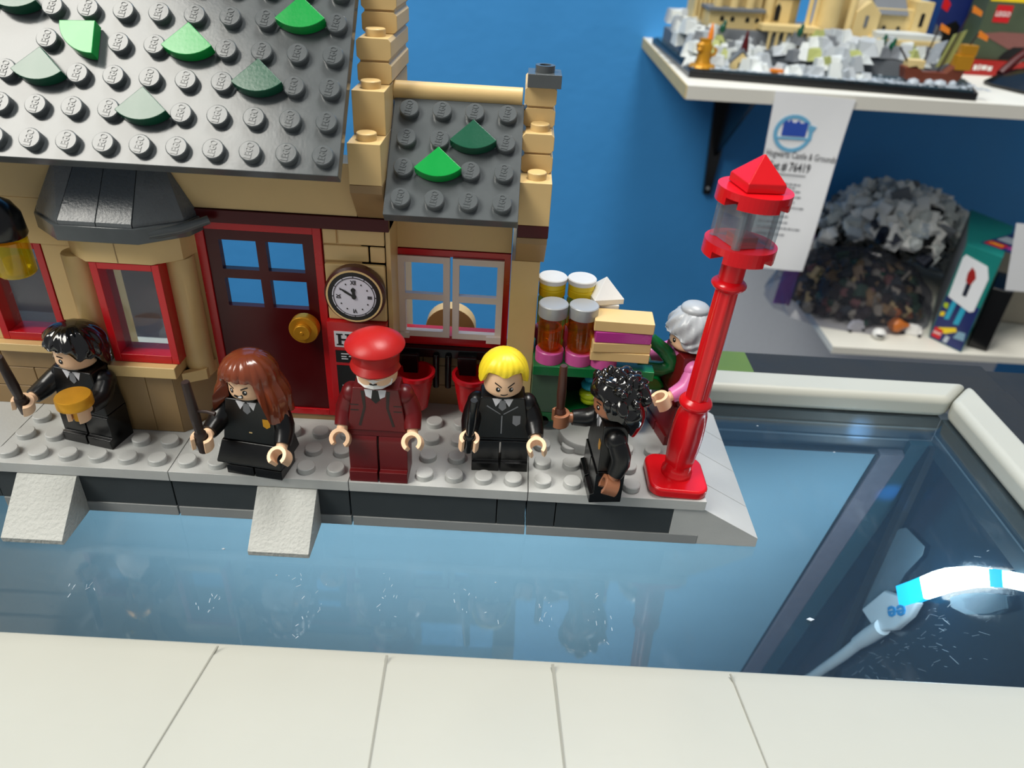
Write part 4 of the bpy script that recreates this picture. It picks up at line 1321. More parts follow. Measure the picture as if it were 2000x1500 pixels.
# paper tag hanging from the shelf
pg = thing('paper_tag', 'long white paper tag with round blue logo hanging from the upper shelf', 'paper', (33.6, 89.6, -2.4))
def pap(u, w, d=0.0):
    """u along the top edge 0..1, w down 0..1 -> point on the curling sheet"""
    x = (28.0 * (1 - u) + 39.3 * u) * (1 - w) + (29.0 * (1 - u) + 38.0 * u) * w
    z = (-2.35 - .55 * u) * (1 - w) + (-28.0) * w
    y = 89.55 - 1.2 * math.sin(w * PI * .5) ** 2 + .5 * math.sin(u * 3 + w * 2) * w - d
    return (x - 33.6, y - 89.6, z + 2.4)
nu, nw = 12, 22
v, f_ = [], []
for side in (0, .06):
    for j in range(nw + 1):
        for i in range(nu + 1):
            v.append(pap(i / nu, j / nw, side))
q = lambda s, i, j: s * (nu + 1) * (nw + 1) + j * (nu + 1) + i
for s in (0, 1):
    f_ += [(q(s, i, j), q(s, i + 1, j), q(s, i + 1, j + 1), q(s, i, j + 1)) for j in range(nw) for i in range(nu)]
for i in range(nu):
    f_ += [(q(0, i, 0), q(1, i, 0), q(1, i + 1, 0), q(0, i + 1, 0)), (q(0, i, nw), q(0, i + 1, nw), q(1, i + 1, nw), q(1, i, nw))]
for j in range(nw):
    f_ += [(q(0, 0, j), q(0, 0, j + 1), q(1, 0, j + 1), q(1, 0, j)), (q(0, nu, j), q(1, nu, j), q(1, nu, j + 1), q(0, nu, j + 1))]
obj('sheet', MB().add(v, f_), 'paper', pg, smooth=60)
def onpaper(m):
    """drape a flat drawing (x = u*10, y = -w*25.6, z = lift) on the sheet"""
    out = []
    for x, y, z in m.v:
        p = pap(x / 10, -y / 25.6, .09 + z)
        out.append(p)
    m.v = out
    return m
def ring2(cx, cy, r0, r1, a0, a1, n=28):
    m = MB()
    P = [(cx + r1 * math.cos(a0 + (a1 - a0) * k / n), cy + r1 * math.sin(a0 + (a1 - a0) * k / n)) for k in range(n + 1)]
    Q = [(cx + r0 * math.cos(a0 + (a1 - a0) * k / n), cy + r0 * math.sin(a0 + (a1 - a0) * k / n)) for k in range(n + 1)]
    for k in range(n):
        m.prism([P[k], P[k + 1], Q[k + 1], Q[k]], 0, .03)
    return m
lg = [ring2(3.3, -5.4, 2.05, 2.6, R(38), R(392))]
lg.append(MB().prism([(1.0, -6.3), (5.9, -6.1), (5.9, -5.8), (1.0, -6.0)], 0, .04))
lg.append(MB().prism([(5.2, -4.0), (6.2, -4.2), (5.9, -4.9), (5.1, -4.7)], 0, .04))
obj('logo_ring', onpaper(merge(lg)), 'logo_light', pg, smooth=0, label='round light blue logo with wave band')
lb = MB().prism([(1.8, -5.8), (5.0, -5.7), (5.0, -3.9), (4.7, -3.6), (4.4, -3.9), (4.0, -3.9), (3.7, -3.5), (3.4, -3.9), (3.0, -3.9), (2.7, -3.5), (2.4, -3.9), (2.1, -3.6), (1.8, -4.0)], 0, .05)
obj('logo_block', onpaper(lb), 'logo_blue', pg, smooth=0, label='dark blue battlement shape in the logo')
wr = text_mb('Hogwarts Castle & Grounds', 1.35, .03, .62, T(5.1, -8.4, 0) @ Matrix.Rotation(R(-1), 4, 'Z'))
text_mb('Set # 76419', 1.75, .03, .68, T(3.9, -10.1, 0), wr, True)
wr.prism([(1.5, -11.2), (6.4, -11.2), (6.4, -11.1), (1.5, -11.1)], 0, .03)
obj('handwriting', onpaper(wr), 'ink', pg, smooth=0, label='handwritten title and set number')
fp = MB()
rr_ = random.Random(9)
for k, y in enumerate((-12.6, -13.1, -13.6, -14.4, -15.2, -16.0, -16.5, -17.4, -18.3, -19.2, -20.2)):
    x = 1.0
    while x < rr_.uniform(5.0, 7.2):
        w_ = rr_.uniform(.25, .8)
        fp.prism([(x, y), (x + w_, y), (x + w_, y + .2), (x, y + .2)], 0, .03)
        x += w_ + .16
obj('small_print', onpaper(fp), 'ink_grey', pg, smooth=0)

# ------------------------------------------------------------------ castle model
K = (37, 106, -2.4)
ca_ = thing('toy_castle', 'small sand coloured toy castle on grey rocks standing on the upper shelf', 'toy castle', K)
rc = random.Random(21)
def kc():
    return rel(K, MB())
base = [(17.0, 95.9), (56.6, 91.0), (60.2, 101), (60.5, 127), (16.2, 129)]
obj('base_slab', kc().prism(base, -2.38, -1.35), 'black', ca_, bevel=.05, label='black base slab')
ib = [(17.4, 96.5), (56.3, 91.7), (59.6, 101), (59.9, 126.5), (16.7, 128.4)]
obj('water_layer', kc().prism(ib, -1.34, -1.1), 'water', ca_)
fo = kc()
for _ in range(420):
    x = rc.uniform(17.5, 58.5)
    yf = 96.4 - (x - 17.4) * .123
    y = yf + abs(rc.gauss(0, 2.6)) + .15
    s = rc.uniform(.1, .42)
    fo.lathe([(s, -1.1), (s, -1.02), (0, -.98)], 6, (x, y, 0))
o = obj('foam', fo, 'foam', ca_, smooth=0)
o['kind'] = 'stuff'
ROCKS = []
for k in range(6):
    m = MB()
    w, d, h = rc.uniform(.9, 1.7), rc.uniform(.7, 1.3), rc.uniform(1.2, 2.3)
    t = rc.uniform(.3, .7)
    sh = rc.uniform(-.4, .4)
    m.add([(-w, -d, 0), (w, -d, 0), (w, d, 0), (-w, d, 0), (-w * t + sh, -d * .2, h), (w * t + sh, -d * .1, h * rc.uniform(.8, 1.1)), (w * .8, d, h), (-w * .8, d, h * .95)], [(0, 3, 2, 1), (4, 5, 6, 7), (0, 1, 5, 4), (1, 2, 6, 5), (2, 3, 7, 6), (3, 0, 4, 7)])
    ROCKS.append([mesh('rock_piece', m, mt) for mt in ('rock', 'rock_light', 'moss', 'castle_grey')])
def rock(x, y, z, s=1.0, m=None, rz=None):
    me = rc.choice(ROCKS)[m if m is not None else rc.choices((0, 1, 2, 3), (5, 6, .6, .9))[0]]
    o = link('rock_piece', me, ca_, (x - K[0], y - K[1], z - K[2]), (rc.uniform(-.15, .15), rc.uniform(-.15, .15), rc.uniform(-.6, .6) if rz is None else rz))
    o.scale = (s, s, s * rc.uniform(.8, 1.2))
def hgt(x):
    pts = ((15, 3.2), (20, 2.6), (24, 1.2), (29, .6), (33, 2.2), (38, 3.6), (43, 3.2), (48, 2.8), (53, 1.6), (57, -.5), (61, -1))
    for (a, p), (b, r_) in zip(pts, pts[1:]):
        if a <= x <= b:
            return p + (r_ - p) * (x - a) / (b - a)
    return -1
for row in range(5):
    for k in range(30):
        x = 17.6 + 39 * (k + rc.uniform(0, .8)) / 30
        yf = 96.4 - (x - 17.4) * .123
        y = yf + 2.2 + row * 2.0 + rc.uniform(-.5, .5)
        if x < 25 and row < 2:
            y += 2.5
        top_h = hgt(x) + .5
        z = -1.2 + (top_h + 1.2) * row / 5
        if x > 43.2 and y < 99.8:
            continue
        if z > top_h or (28.8 < x < 35.5 and 0 < row < 4 and rc.random() < .7):
            continue
        rock(x, y, z - .3, rc.uniform(.65, 1.0))
for x in (17.2, 18.2, 19.3, 20.4, 21.5):
    for y, z in ((108, .5), (112, 1.8), (117, 2.6)):
        rock(x, y, z, 1.0)
obj('rock_core', kc().prism([(18, 104), (56, 99), (59, 104), (59, 125), (17.5, 126)], -1.1, 1.0), 'castle_grey', ca_)
obj('rock_core', kc().prism([(19, 106.5), (55, 102.5), (57, 106), (57, 124), (19, 125)], 1.0, 3.2), 'castle_grey', ca_)
def cp(name, m, mt='castle_tan', **k):
    return obj(name, m, mt, ca_, bevel=k.pop('bevel', .06), **k)
def wall_win(x0, x1, y0, y1, z0, z1, wins, name='wall_block', mt='castle_tan'):
    w = cp(name, kc().box(x0, x1, y0, y1, z0, z1), mt)
    for a, b, c, d in wins:
        m = kc()
        n = 8
        pts = [(a, c), (b, c)] + [((a + b) / 2 + (b - a) / 2 * math.cos(PI * k / n), d + (b - a) / 2 * math.sin(PI * k / n)) for k in range(n + 1)]
        m.prism(pts, y0 - .07, y0 + .05, axis='y')
        obj('arched_window', m, 'print_black', w, smooth=0)
    return w
# left pillars, gallery, tower, bridge, arcade, big towers, gable wall, hall
for k in range(5):
    cp('pillar', kc().box(19.5 + k * .66, 19.5 + k * .66 + .4, 112, 112.5, 3.0, 9.5))
cp('wall_block', kc().box(19.4, 22.6, 112.5, 118, 3.0, 10.5), 'castle_tan')
wall_win(20.9, 29.0, 107, 112, 3.2, 5.6, [(22.6 + q, 23.2 + q, 4.2, 4.6) for q in (0, 1.6, 3.9, 5.4)], 'gallery')
cp('gallery_roof', kc().prism([(20.4, 106.2), (29.2, 106.2), (29.2, 112), (20.4, 112)], 5.6, 6.1), 'castle_grey')
cp('wall_block', kc().box(23, 29, 108.5, 112, 6.1, 12), 'castle_tan')
for x, h in ((22.2, 9.5), (24.6, 11), (27.0, 10), (30.0, 12)):
    cp('turret', kc().lathe([(0, 3), (.7, 3), (.7, h), (.85, h + .1), (0, h + 2.4)], 10, (x, 107.2 + .6, 0)), 'castle_tan')
oc = [(32.1 + 3.1 * math.cos(R(22.5 + 45 * k)), 110.5 + 3.1 * math.sin(R(22.5 + 45 * k))) for k in range(8)]
tw = cp('octagon_tower', kc().prism(oc, 3.3, 12.5))
obj('arched_window', kc().prism([(30.9, 4.6), (31.7, 4.6), (31.7, 6.5), (31.3, 7.0), (30.9, 6.5)], 107.5, 107.75, axis='y'), 'print_black', tw, smooth=0)
cp('tower_band', kc().prism([(32.1 + 3.25 * math.cos(R(22.5 + 45 * k)), 110.5 + 3.25 * math.sin(R(22.5 + 45 * k))) for k in range(8)], 7.6, 7.9), 'castle_grey')
cp('bridge_slab', kc().box(28.4, 37.2, 103.6, 107.5, 3.5, 4.35))
for k in range(6):
    cp('arcade_column', kc().lathe([(0, -1), (.32, -1), (.28, -.6), (.26, 2.9), (.38, 3.3), (.38, 3.5), (0, 3.5)], 10, (29.9 + k * 1.15, 104.1, 0)))
cp('arcade_back', kc().box(29.2, 36.8, 105.2, 105.6, -1, 3.5), 'castle_grey')
for x in (36.0, 37.0):
    cp('bridge_column', kc().lathe([(0, 4.3), (.45, 4.3), (.4, 5), (.4, 10), (0, 10)], 10, (x, 107, 0)))
cp('round_tower', kc().lathe([(0, 1.4), (1.75, 1.4), (1.65, 6), (1.6, 11), (0, 11)], 18, (38.9, 106.8, 0)))
cp('round_tower', kc().lathe([(0, 2.2), (.62, 2.2), (.55, 9), (0, 11.5)], 12, (42.2, 106.6, 0)))
cp('wall_block', kc().box(40.6, 42.5, 108.5, 113, 2.4, 11))
cp('pillar', kc().box(41.0, 41.6, 108.0, 108.5, 2.4, 9.5))
g = cp('gable_wall', kc().prism([(42.7, 2.4), (46.4, 2.4), (46.4, 6.6), (44.6, 8.2), (42.7, 6.6)], 106, 112, axis='y'))
obj('slit_window', kc().prism([(44.2, 4.6), (44.7, 4.6), (44.7, 6.2), (44.2, 6.2)], 105.9, 106.05, axis='y'), 'castle_grey', g, smooth=0)
wall_win(46.5, 52.8, 108, 114, 3.4, 7.2, [(48.0, 48.5, 4.0, 4.6), (50.2, 50.7, 4.0, 4.6)], 'hall')
cp('hall_roof', kc().prism([(107.2, 6.4), (108.2, 6.3), (110.8, 8.6), (110.5, 9.0)], 46.2, 51.2, axis='x'), 'castle_grey')
wall_win(46.5, 54, 111, 118, 7, 13, [(47.5 + q, 48.1 + q, 8.5, 10.5) for q in (0, 1.7, 3.4)], 'hall')
wall_win(52.2, 54.6, 107.2, 112, 3.4, 8.4, [(53.0, 53.6, 5.0, 6.6)], 'hall_tower')
cp('terrace', kc().box(45.4, 55.8, 102.6, 108, 2.7, 3.5))
cp('snow_roof', kc().prism([(45.5, 103), (55.0, 103), (53, 107.8), (46, 107.8)], 3.5, 4.3), 'rock_light')
for x, y, z in ((46.3, 102.3, 2.6), (47.6, 101.8, 2.2), (22.6, 104, 3), (36, 103, .5), (37.2, 102.5, -.2), (33.6, 102, 3.3)):
    t_ = kc().ell((x, y, z + .5), (.5, .5, .7), 8, 5)
    t_.ell((x + .2, y, z + 1.2), (.3, .3, .5), 8, 5)
    cp('bush', t_, 'dark_green', bevel=0)
# statue, boathouse, ship
sg_ = thing('gold_statue', 'golden statue tower with flame finial at the left corner of the castle base', 'statue', (19.1, 97.9, -1.1))
obj('plinth', MB().lathe([(0, 0), (2.0, 0), (1.8, .35), (1.2, .5), (1.05, 1.0), (.95, 2.2), (0, 2.2)], 14), 'statue_gold', sg_, smooth=20)
obj('beast_body', MB().tube([(0, 0, 1.8), (.1, -.1, 2.6), (-.2, -.2, 3.2)], [1.0, 1.05, .8], 10).ell((-.6, -.5, 2.9), (.85, .6, .5), 10, 6).ell((-.9, -.7, 2.4), (.5, .5, .35), 10, 6).box(-.9, .7, -.6, .5, 3.2, 3.8), 'statue_gold', sg_, smooth=40)
obj('tail', MB().tube([(.8, 0, 1.6), (1.5, 0, 1.7), (1.7, 0, 2.3), (1.3, 0, 2.6)], [.3, .28, .25, .2], 8), 'statue_gold', sg_)
obj('flame', MB().lathe([(0, 3.7), (.42, 3.7), (.38, 4.6), (.15, 5.6), (0, 5.9)], 10, (.55, .1, 0)), 'flame', sg_, label='orange flame shaped tip')
bh = thing('toy_boathouse', 'small cream boathouse with dark red spire at the water edge of the castle', 'toy building', (24.6, 98.0, -1.1))
obj('house_body', MB().prism([(-1.3, 0), (1.3, 0), (1.3, .9), (0, 2.2), (-1.3, .9)], -.8, .9, axis='y'), 'castle_tan', bh, bevel=.04)
obj('arched_window', MB().box(-.45, .3, -.86, -.7, .15, .9), 'print_black', bh)
obj('roof', MB().prism([(-1.5, .8), (0, 2.4), (1.5, .8), (1.5, 1.1), (0, 2.8), (-1.5, 1.1)], -.6, 1.1, axis='y'), 'castle_grey', bh)
obj('spire', MB().lathe([(0, 2.2), (.6, 2.2), (.5, 3.2), (.15, 5.0), (0, 5.2)], 8, (.3, .3, 0)), 'dark_red', bh)
bo = thing('toy_boat', 'tiny orange boat on the water between boathouse and rocks', 'boat', (29.6, 96.2, -1.05))
obj('boat_hull', MB().prism([(-1.0, .15), (-.7, 0), (.7, 0), (1.0, .15), (.9, .5), (-.9, .5)], -.35, .35, axis='y'), 'flame', bo, bevel=.05)
sh_ = thing('toy_ship', 'small brown toy sailing ship with orange pennants at the right end of the castle base', 'toy ship', (51.4, 95.3, -.93))
sh_.scale = (1.12, 1.12, 1.2)
obj('hull', MB().prism([(-4.0, 1.6), (-3.6, .3), (-2.6, 0), (2.6, -.1), (3.4, .6), (3.9, 2.6), (2.4, 2.2), (1.4, 1.2), (-1.6, 1.2), (-2.6, 1.9)], -.9, .9, axis='y'), 'ship_brown', sh_, bevel=.08)
obj('stern_castle', MB().box(2.2, 4.2, -1.0, 1.0, 1.6, 3.2).box(2.6, 4.4, -.8, .8, 3.2, 4.3), 'statue_gold', sh_, bevel=.06)
obj('bow_deck', MB().box(-3.6, -1.6, -.9, .9, 1.5, 2.4), 'castle_tan', sh_, bevel=.06)
for x, h, l in ((-.9, 6.0, 0), (1.4, 8.0, .9), (2.9, 5.5, 1.2)):
    mt_ = obj('mast', MB().tube([(x - .8, 0, .9), (x + l, 0, h)], .11, 6), 'dark_brown', sh_)
    obj('pennant', MB().prism([(x + l, h - .3), (x + l + 1.4, h - .75), (x + l + 1.35, h - .2), (x + l + .1, h + .35)], -.06, .06, axis='y'), 'flame', mt_)
obj('sail', MB().prism([(-1.6, 1.8), (.2, 2.2), (.8, 4.6), (-.6, 4.2)], .2, .3, axis='y'), 'foam', sh_)
obj('sail', MB().prism([(.4, 1.6), (2.0, 2.2), (2.8, 5.8), (1.3, 5.2)], .3, .4, axis='y'), 'moss', sh_)
obj('bowsprit', MB().tube([(-3.4, 0, 2.0), (-5.0, 0, 3.6)], .12, 6), 'dark_brown', sh_)
for x, r_ in ((-2.6, .75), (-.6, .6), (.8, .85), (2.4, .5)):
    obj('wave_splash', MB().lathe([(0, 0), (r_, 0), (r_ * .8, .35), (0, .55)], 9, (x, -1.3, 0)), 'foam', sh_)

# boxes at the right end of the upper shelf
bx = thing('toy_box', 'dark navy picture box standing behind the castle', 'box', (67.6, 124.5, -2.39))
obj('carton', MB().box(-4.7, 4.7, -2.5, 2.5, 0, 15), 'box_navy', bx, bevel=.08)
obj('box_art', MB().prism([(-4.2, 1.0), (-1.5, 1.0), (-.6, 3.0), (-.4, 6.5), (-1.4, 7.4), (-3.0, 6.6), (-4.4, 3.6)], -2.56, -2.49, axis='y'), 'print_black', bx, smooth=0)
obj('box_art', MB().prism([(-4.6, 9.2), (-3.4, 8.6), (-3.2, 9.8), (-4.6, 11.2)], -2.56, -2.49, axis='y'), 'logo_red', bx, smooth=0)
obj('box_art', MB().prism([(-4.6, 6.8), (-2.9, 5.0), (-3.0, 3.0), (-4.6, 3.4)], -2.57, -2.49, axis='y'), 'castle_grey', bx, smooth=0)
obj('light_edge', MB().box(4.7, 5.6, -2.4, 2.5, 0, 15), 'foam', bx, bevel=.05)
gx = thing('toy_box', 'olive green picture box with yellow top band and red spine on the upper shelf', 'box', (77.5, 118.5, -2.39))
obj('carton', MB().box(-10.2, 10.5, -2.5, 2.5, 2.35, 14), 'box_green', gx, bevel=.08)
obj('spine', MB().box(-10.6, 10.5, -3.4, 2.5, 0, 2.3), 'box_red', gx, bevel=.08, label='red box spine')
obj('yellow_band', MB().box(-10.0, 10.5, -2.56, -2.49, 11.0, 12.6), 'yellow', gx, smooth=0)
lo = obj('logo_square', MB().box(-8.6, -6.0, -2.58, -2.49, 8.0, 10.5), 'logo_red', gx, smooth=0, label='red square logo with white lettering')
obj('lettering', text_mb('LEGO', 1.0, .05, .95, T(-7.3, -2.62, 9.2) @ FRONT, bold=True), 'white', lo, smooth=0)
obj('box_art', MB().prism([(-9.6, 6.2), (-4.5, 4.2), (2.0, 3.6), (8.0, 4.6), (8.0, 8.2), (3.0, 8.0), (-2.0, 6.6), (-6.5, 6.6)], -2.57, -2.49, axis='y'), 'box_mauve', gx, smooth=0)
obj('box_art', MB().prism([(-5.4, 2.6), (-.8, 2.6), (.2, 3.2), (-.2, 4.6), (-3.6, 4.5), (-4.8, 3.6)], -2.575, -2.49, axis='y'), 'print_black', gx, smooth=0)
obj('box_art', MB().prism([(-.8, 2.4), (1.8, 2.4), (2.2, 4.4), (.2, 4.5), (-.1, 3.2)], -2.585, -2.49, axis='y'), 'statue_gold', gx, smooth=0)
obj('lettering', MB().box(-9.4, -8.8, -3.44, -3.39, .8, 1.6).box(-8.6, -8.3, -3.44, -3.39, .8, 1.7).box(-8.1, -7.2, -3.44, -3.39, .9, 1.6).box(-7.0, -6.3, -3.44, -3.39, .8, 1.5), 'white', gx, smooth=0, label='small white spine print')
dk = thing('black_bundle', 'black crumpled item lying at the right end of the upper shelf', 'bundle', (72, 104, -2.39))
obj('bundle_body', MB().lathe([(0, 0), (6.2, 0), (6.4, .5), (5.0, 1.6), (3.0, 2.6), (0, 3.0)], 18, flute=lambda a, z: 1 + .12 * math.sin(a * 5) + .06 * math.sin(a * 11)), 'black', dk)
obj('red_strap', MB().tube([(-4.5, 2, 1.6), (-2.5, 3, 3.4), (0, 4, 5.2)], .7, 8), 'dark_red', dk)

# ------------------------------------------------------------------ lower shelf: heaps, box, odd pieces
def in_box(p, pad=2.6):
    """inside the teal box's footprint"""
    dx, dy = p[0] - 66.2, p[1] - 95.3
    a, b = dx * .475 + dy * .88, dx * .88 - dy * .475
    return -pad < a < 22 and -pad < b < 10
def heap(name, c, r, n, cols, wts, smin, smax, zmin, seed):
    rr = random.Random(seed)
    m = MB(T(-c[0], -c[1], -c[2]))
    for k in range(n):
        a, u = rr.uniform(0, 2 * PI), rr.random()
        ph = math.acos(1 - u * .98)
        s = rr.uniform(.86, 1.04)
        p = (c[0] + r[0] * s * math.sin(ph) * math.cos(a), c[1] + r[1] * s * math.sin(ph) * math.sin(a), c[2] + r[2] * s * math.cos(ph))
        if in_box(p) or (name == 'loose_toy_pieces' and seed == 4 and ((p[0] - 57) / 15.6) ** 2 + ((p[1] - 107) / 13.8) ** 2 + ((p[2] + 41.9) / 12.4) ** 2 < 1.0):
            continue
        if p[2] < zmin or p[1] > 136.5 or p[1] < 90.5:
            continue
        m.mat = rr.choices(range(len(cols)), wts)[0]
        w = [rr.uniform(smin, smax) for _ in range(3)]
        Q = T(*p) @ Euler((rr.uniform(0, 3), rr.uniform(0, 3), rr.uniform(0, 3))).to_matrix().to_4x4()
        base_ = m.X
        m.X = base_ @ Q
        kind = rr.random()
        if kind < .45:
            m.box(-w[0], w[0], -w[1], w[1], -w[2] * .6, w[2] * .6)
            m.lathe([(w[0] * .4, w[2] * .6), (w[0] * .4, w[2] * .85), (0, w[2] * .85)], 8)
        elif kind < .75:
            m.lathe([(0, -w[2]), (w[0] * .6, -w[2]), (w[0] * .8, w[2] * .4), (w[0] * .5, w[2]), (0, w[2])], 8)
        else:
            m.prism([(-w[0], -w[1]), (w[0], -w[1]), (w[0] * .2, w[1]), (-w[0] * .6, w[1] * .7)], -w[2] * .4, w[2] * .4)
        m.X = base_
    m.mat = 0
    m.X = T(-c[0], -c[1], -c[2])
    o = obj(name, m, cols, None, c, smooth=30)
    return o
h1 = heap('loose_toy_pieces', (66, 119, -41.9), (17.5, 16.5, 18.5), 1100, ['foam', 'white', 'castle_grey', 'navy', 'rock_light', 'black'], [2, 9, .9, .5, 4, .8], .7, 1.6, -41.6, 4)
tag(h1, 'heap of white and grey loose toy pieces at the back of the lower shelf', 'toy pieces', None, 'stuff')
h2 = heap('loose_toy_pieces', (57, 107, -41.9), (11.2, 9.5, 7.9), 520, ['dark_wall', 'black', 'dark_brown', 'dark_tan', 'dark_green', 'beige', 'navy', 'orange', 'sand_green', 'castle_tan', 'box_mauve'], [4, 4, 3, 2.2, 1.4, 2.2, 1.6, .6, 2, 1.6, 1.2], .6, 1.5, -41.0, 8)
tag(h2, 'dark mixed heap of loose toy pieces in a clear bag at the front of the lower shelf', 'toy pieces', None, 'stuff')
bgm = MB()
rb = random.Random(2)
rows = []
for j in range(1, 11):
    ring = []
    for i in range(40):
        a = 2 * PI * i / 40
        ph = PI / 2 * j / 10
        s = 1.04 + rb.uniform(-.04, .04)
        ring.append((13 * s * math.sin(ph) * math.cos(a) + (-2.6 * math.sin(ph) if math.cos(a) < -.5 else 0), 11.6 * s * math.sin(ph) * math.sin(a), max(.05, 9.9 * s * math.cos(ph))))
    rows.append(ring)
bgm.rings([[(0, 0, 10.4)]] + rows)
pb = thing('zip_bag', 'clear zip bag with purple seal over the dark heap of pieces', 'bag', (57, 107, -41.9))
obj('film', bgm, 'bag_film', pb, smooth=0)
obj('zip_seal', MB().tube([(-13.5, -4, .9), (-11.5, .5, 4.6), (-9.0, 5, 8.6), (-7.5, 7.5, 10.2)], .35, 8), 'bag_purple', pb, label='purple zip seal')
obj('zip_flap', MB().add([(-13.5, -4, .95), (-11.5, .5, 4.65), (-9, 5, 8.65), (-11.6, 5.6, 8.2), (-14, 1.2, 4.2), (-16.0, -3.2, .7)], [(0, 1, 4, 5), (1, 2, 3, 4)]), 'bag_purple', pb, smooth=0)
def torso_piece(x, y, rz, lab, m='white'):
    t = thing('toy_torso', lab, 'toy piece', (x, y, -41.9), rz, 'white toy torsos on the lower shelf')
    obj('torso_body', MB().add([(-1.1, -.55, 0), (1.1, -.55, 0), (1.1, .55, 0), (-1.1, .55, 0), (-.8, -.45, 1.7), (.8, -.45, 1.7), (.8, .45, 1.7), (-.8, .45, 1.7)], [(0, 3, 2, 1), (4, 5, 6, 7), (0, 1, 5, 4), (1, 2, 6, 5), (2, 3, 7, 6), (3, 0, 4, 7)]), m, t, bevel=.06)
    for s in (-1, 1):
        obj('arm', MB().tube([(s * .95, 0, 1.4), (s * 1.3, 0, .8), (s * 1.35, -.4, .3)], [.35, .33, .3], 10), m, t)
        obj('hand', MB().ell((s * 1.35, -.6, .1), (.3, .35, .3), 10, 6), 'black', t)
torso_piece(53.6, 96.5, R(15), 'white toy torso with black hands lying on the shelf left of the orange piece')
torso_piece(63.4, 96.2, R(-20), 'white toy torso with black hands lying on the shelf right of the orange piece')
hl = thing('toy_helmet', 'white and black toy helmet lying in front of the orange piece', 'toy piece', (56.6, 93.8, -41.9))
obj('shell', MB().ell((0, 0, .9), (1.15, 1.15, .9), 16, 10), 'white', hl)
obj('visor', MB().ell((-.1, -.75, .9), (.8, .5, .35), 12, 8), 'black', hl)
ct = tag(obj('toy_hairpiece', MB().lathe([(0, 0), (.5, .1), (1.25, .9), (1.3, 1.8), (.7, 2.5), (.25, 3.4), (0, 3.6)], 14), 'orange', loc=(59.0, 96.6, -40.6), rot=(0, R(80), R(-20)), smooth=60), 'orange brown toy hair piece lying between the white torsos', 'toy piece')
# teal box
Q = (72.9, 101, -41.95)
tl = thing('toy_box', 'upright teal picture box with white card on its end on the lower shelf', 'box', Q)
A, Bb, C_, D_ = (66.2, 95.3), (69.4, 90.3), (79.6, 105.6), (76.2, 113.8)
pq = lambda p: (p[0] - Q[0], p[1] - Q[1])
obj('carton', MB().prism([pq(A), pq(Bb), pq(C_), pq(D_)], 0, 17.2), 'box_teal', tl, bevel=.1)
ex = Vector((Bb[0] - A[0], Bb[1] - A[1], 0)).normalized()
en = Vector((ex.y, -ex.x, 0))
W_ = math.hypot(Bb[0] - A[0], Bb[1] - A[1])
Xf = T(A[0] - Q[0], A[1] - Q[1], 0) @ Matrix(((ex.x, 0, en.x, 0), (ex.y, 0, en.y, 0), (0, 1, 0, 0), (0, 0, 0, 1)))
def onface(pts, a=.02, b=.1):
    return MB(Xf).prism(pts, a, b)
fa = obj('end_art', onface([(.1, .15), (W_ - .1, .15), (W_ - .1, 8.2), (.1, 8.2)], .01, .05), 'box_navy', tl, smooth=0, label='dark printed lower half of the end')
for pts, m in (([(1.2, 4.2), (2.0, 4.4), (2.2, 8.0), (1.4, 7.8)], 'azure'), ([(2.9, 4.0), (3.8, 4.2), (4.0, 8.0), (3.1, 7.9)], 'azure'), ([(.9, 2.4), (3.6, 3.6), (4.0, 3.0), (2.4, 1.9), (1.0, 1.7)], 'yellow'), ([(.3, 4.4), (1.0, 4.6), (1.0, 5.4), (.3, 5.2)], 'yellow'), ([(.3, 6.2), (1.1, 6.0), (1.0, 7.0), (.3, 6.9)], 'lime'), ([(3.8, 1.8), (5.6, 2.0), (5.4, 3.4), (4.2, 3.2)], 'case_blue'), ([(2.4, .4), (3.1, .4), (3.3, 1.6), (2.6, 1.6)], 'foam')):
    obj('end_print', onface(pts, .05, .09), m, fa, smooth=0)
lq = obj('logo_square', onface([(.3, .5), (1.8, .5), (1.9, 2.3), (.4, 2.3)], .05, .1), 'logo_red', tl, smooth=0, label='red square logo with white lettering')
obj('lettering', text_mb('LEGO', .62, .04, .9, Xf @ T(1.1, 1.4, .12), bold=True), 'white', lq, smooth=0)
cd = obj('white_card', onface([(.5, 8.1), (4.6, 7.0), (5.2, 7.4), (5.3, 13.2), (4.4, 15.0), (.6, 15.6), (.3, 15.0)], .05, .16), 'paper', tl, smooth=0, label='white card showing a small red and dark figure')
obj('card_print', onface([(2.2, 11.6), (3.1, 11.2), (3.5, 12.6), (3.0, 13.6), (2.3, 14.1), (2.0, 13.0)], .16, .2), 'box_red', cd, smooth=0)
obj('card_print', onface([(2.5, 9.2), (3.2, 9.2), (3.2, 11.3), (2.4, 11.4)], .16, .2), 'navy', cd, smooth=0)
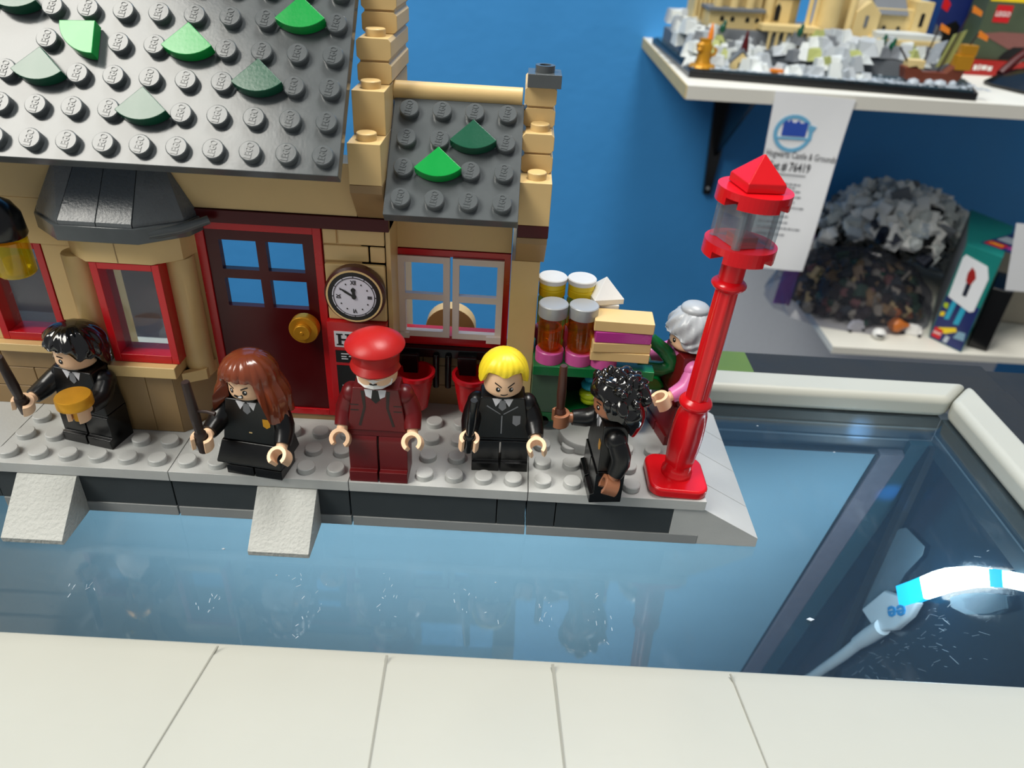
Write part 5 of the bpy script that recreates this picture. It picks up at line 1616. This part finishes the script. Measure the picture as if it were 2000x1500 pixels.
obj('side_art', MB(T(A[0] - Q[0], A[1] - Q[1], 0) @ Matrix.Rotation(math.atan2(D_[1] - A[1], D_[0] - A[0]), 4, 'Z')).box(.6, 20, -.02, .06, 1, 16.4), 'castle_grey', tl, smooth=0, label='grey printed long side of the box')
Xt = T(A[0] - Q[0], A[1] - Q[1], 17.2) @ Matrix.Rotation(math.atan2(ex.y, ex.x), 4, 'Z')
tp_ = obj('top_art', MB(Xt).box(.6, W_ + 2.6, 3, 18, -.02, .05), 'box_navy', tl, smooth=0)
for x0, x1, y0, y1, m in ((1.2, 5, 13, 16.5, 'castle_grey'), (1, 3.4, 7, 10, 'foam'), (3.8, 6.5, 8, 12, 'slate'), (4.0, 8.0, 4.2, 7, 'magenta')):
    obj('top_print', MB(Xt).box(x0, x1, y0, y1, .05, .08), m, tp_, smooth=0)
lq = obj('logo_square', MB(Xt).box(.9, 3.8, 3.4, 5.6, .05, .09), 'logo_red', tl, smooth=0, label='small red logo on the top')
obj('lettering', text_mb('LEGO', .95, .04, .9, Xt @ T(2.35, 4.5, .11), bold=True), 'yellow', lq, smooth=0)
bb_ = tag(obj('black_block', MB().prism([(0, 0), (2.6, -1.7), (7.6, 5.8), (5.0, 7.5)], 0, 11), 'black', loc=(71.5, 92.75, -41.95), bevel=.2), 'black block standing right of the teal box on the lower shelf', 'case')  # plain black block filling the dark area beside the box
ph = thing('tablet', 'beige rounded tablet leaning at the right edge of the lower shelf', 'tablet', (86.5, 103, -41.95))
obj('tablet_body', MB().prism([(-7.0, 2.2), (-5.2, .3), (-4, 0), (9, 0), (9, 14), (-6.4, 14), (-7, 13)], -.5, .5, axis='y'), 'beige', ph, bevel=.25, seg=3, rot=(R(-12), 0, R(-8)))
obj('lens', MB().lathe([(0, -.62), (.45, -.62), (.45, -.4), (0, -.4)], 14, (-2.2, 0, 11.2), 'y'), 'black', ph, rot=(R(-12), 0, R(-8)))
tag(obj('white_card', MB().prism([(-1.2, 10.8), (8, 10.5), (8, -.2), (1.6, 0)], -.04, .04, axis='y'), 'paper', loc=(69.0, 88.4, -29.4), bevel=0), 'blank white card hanging at the right edge of the picture above the tablet', 'card')
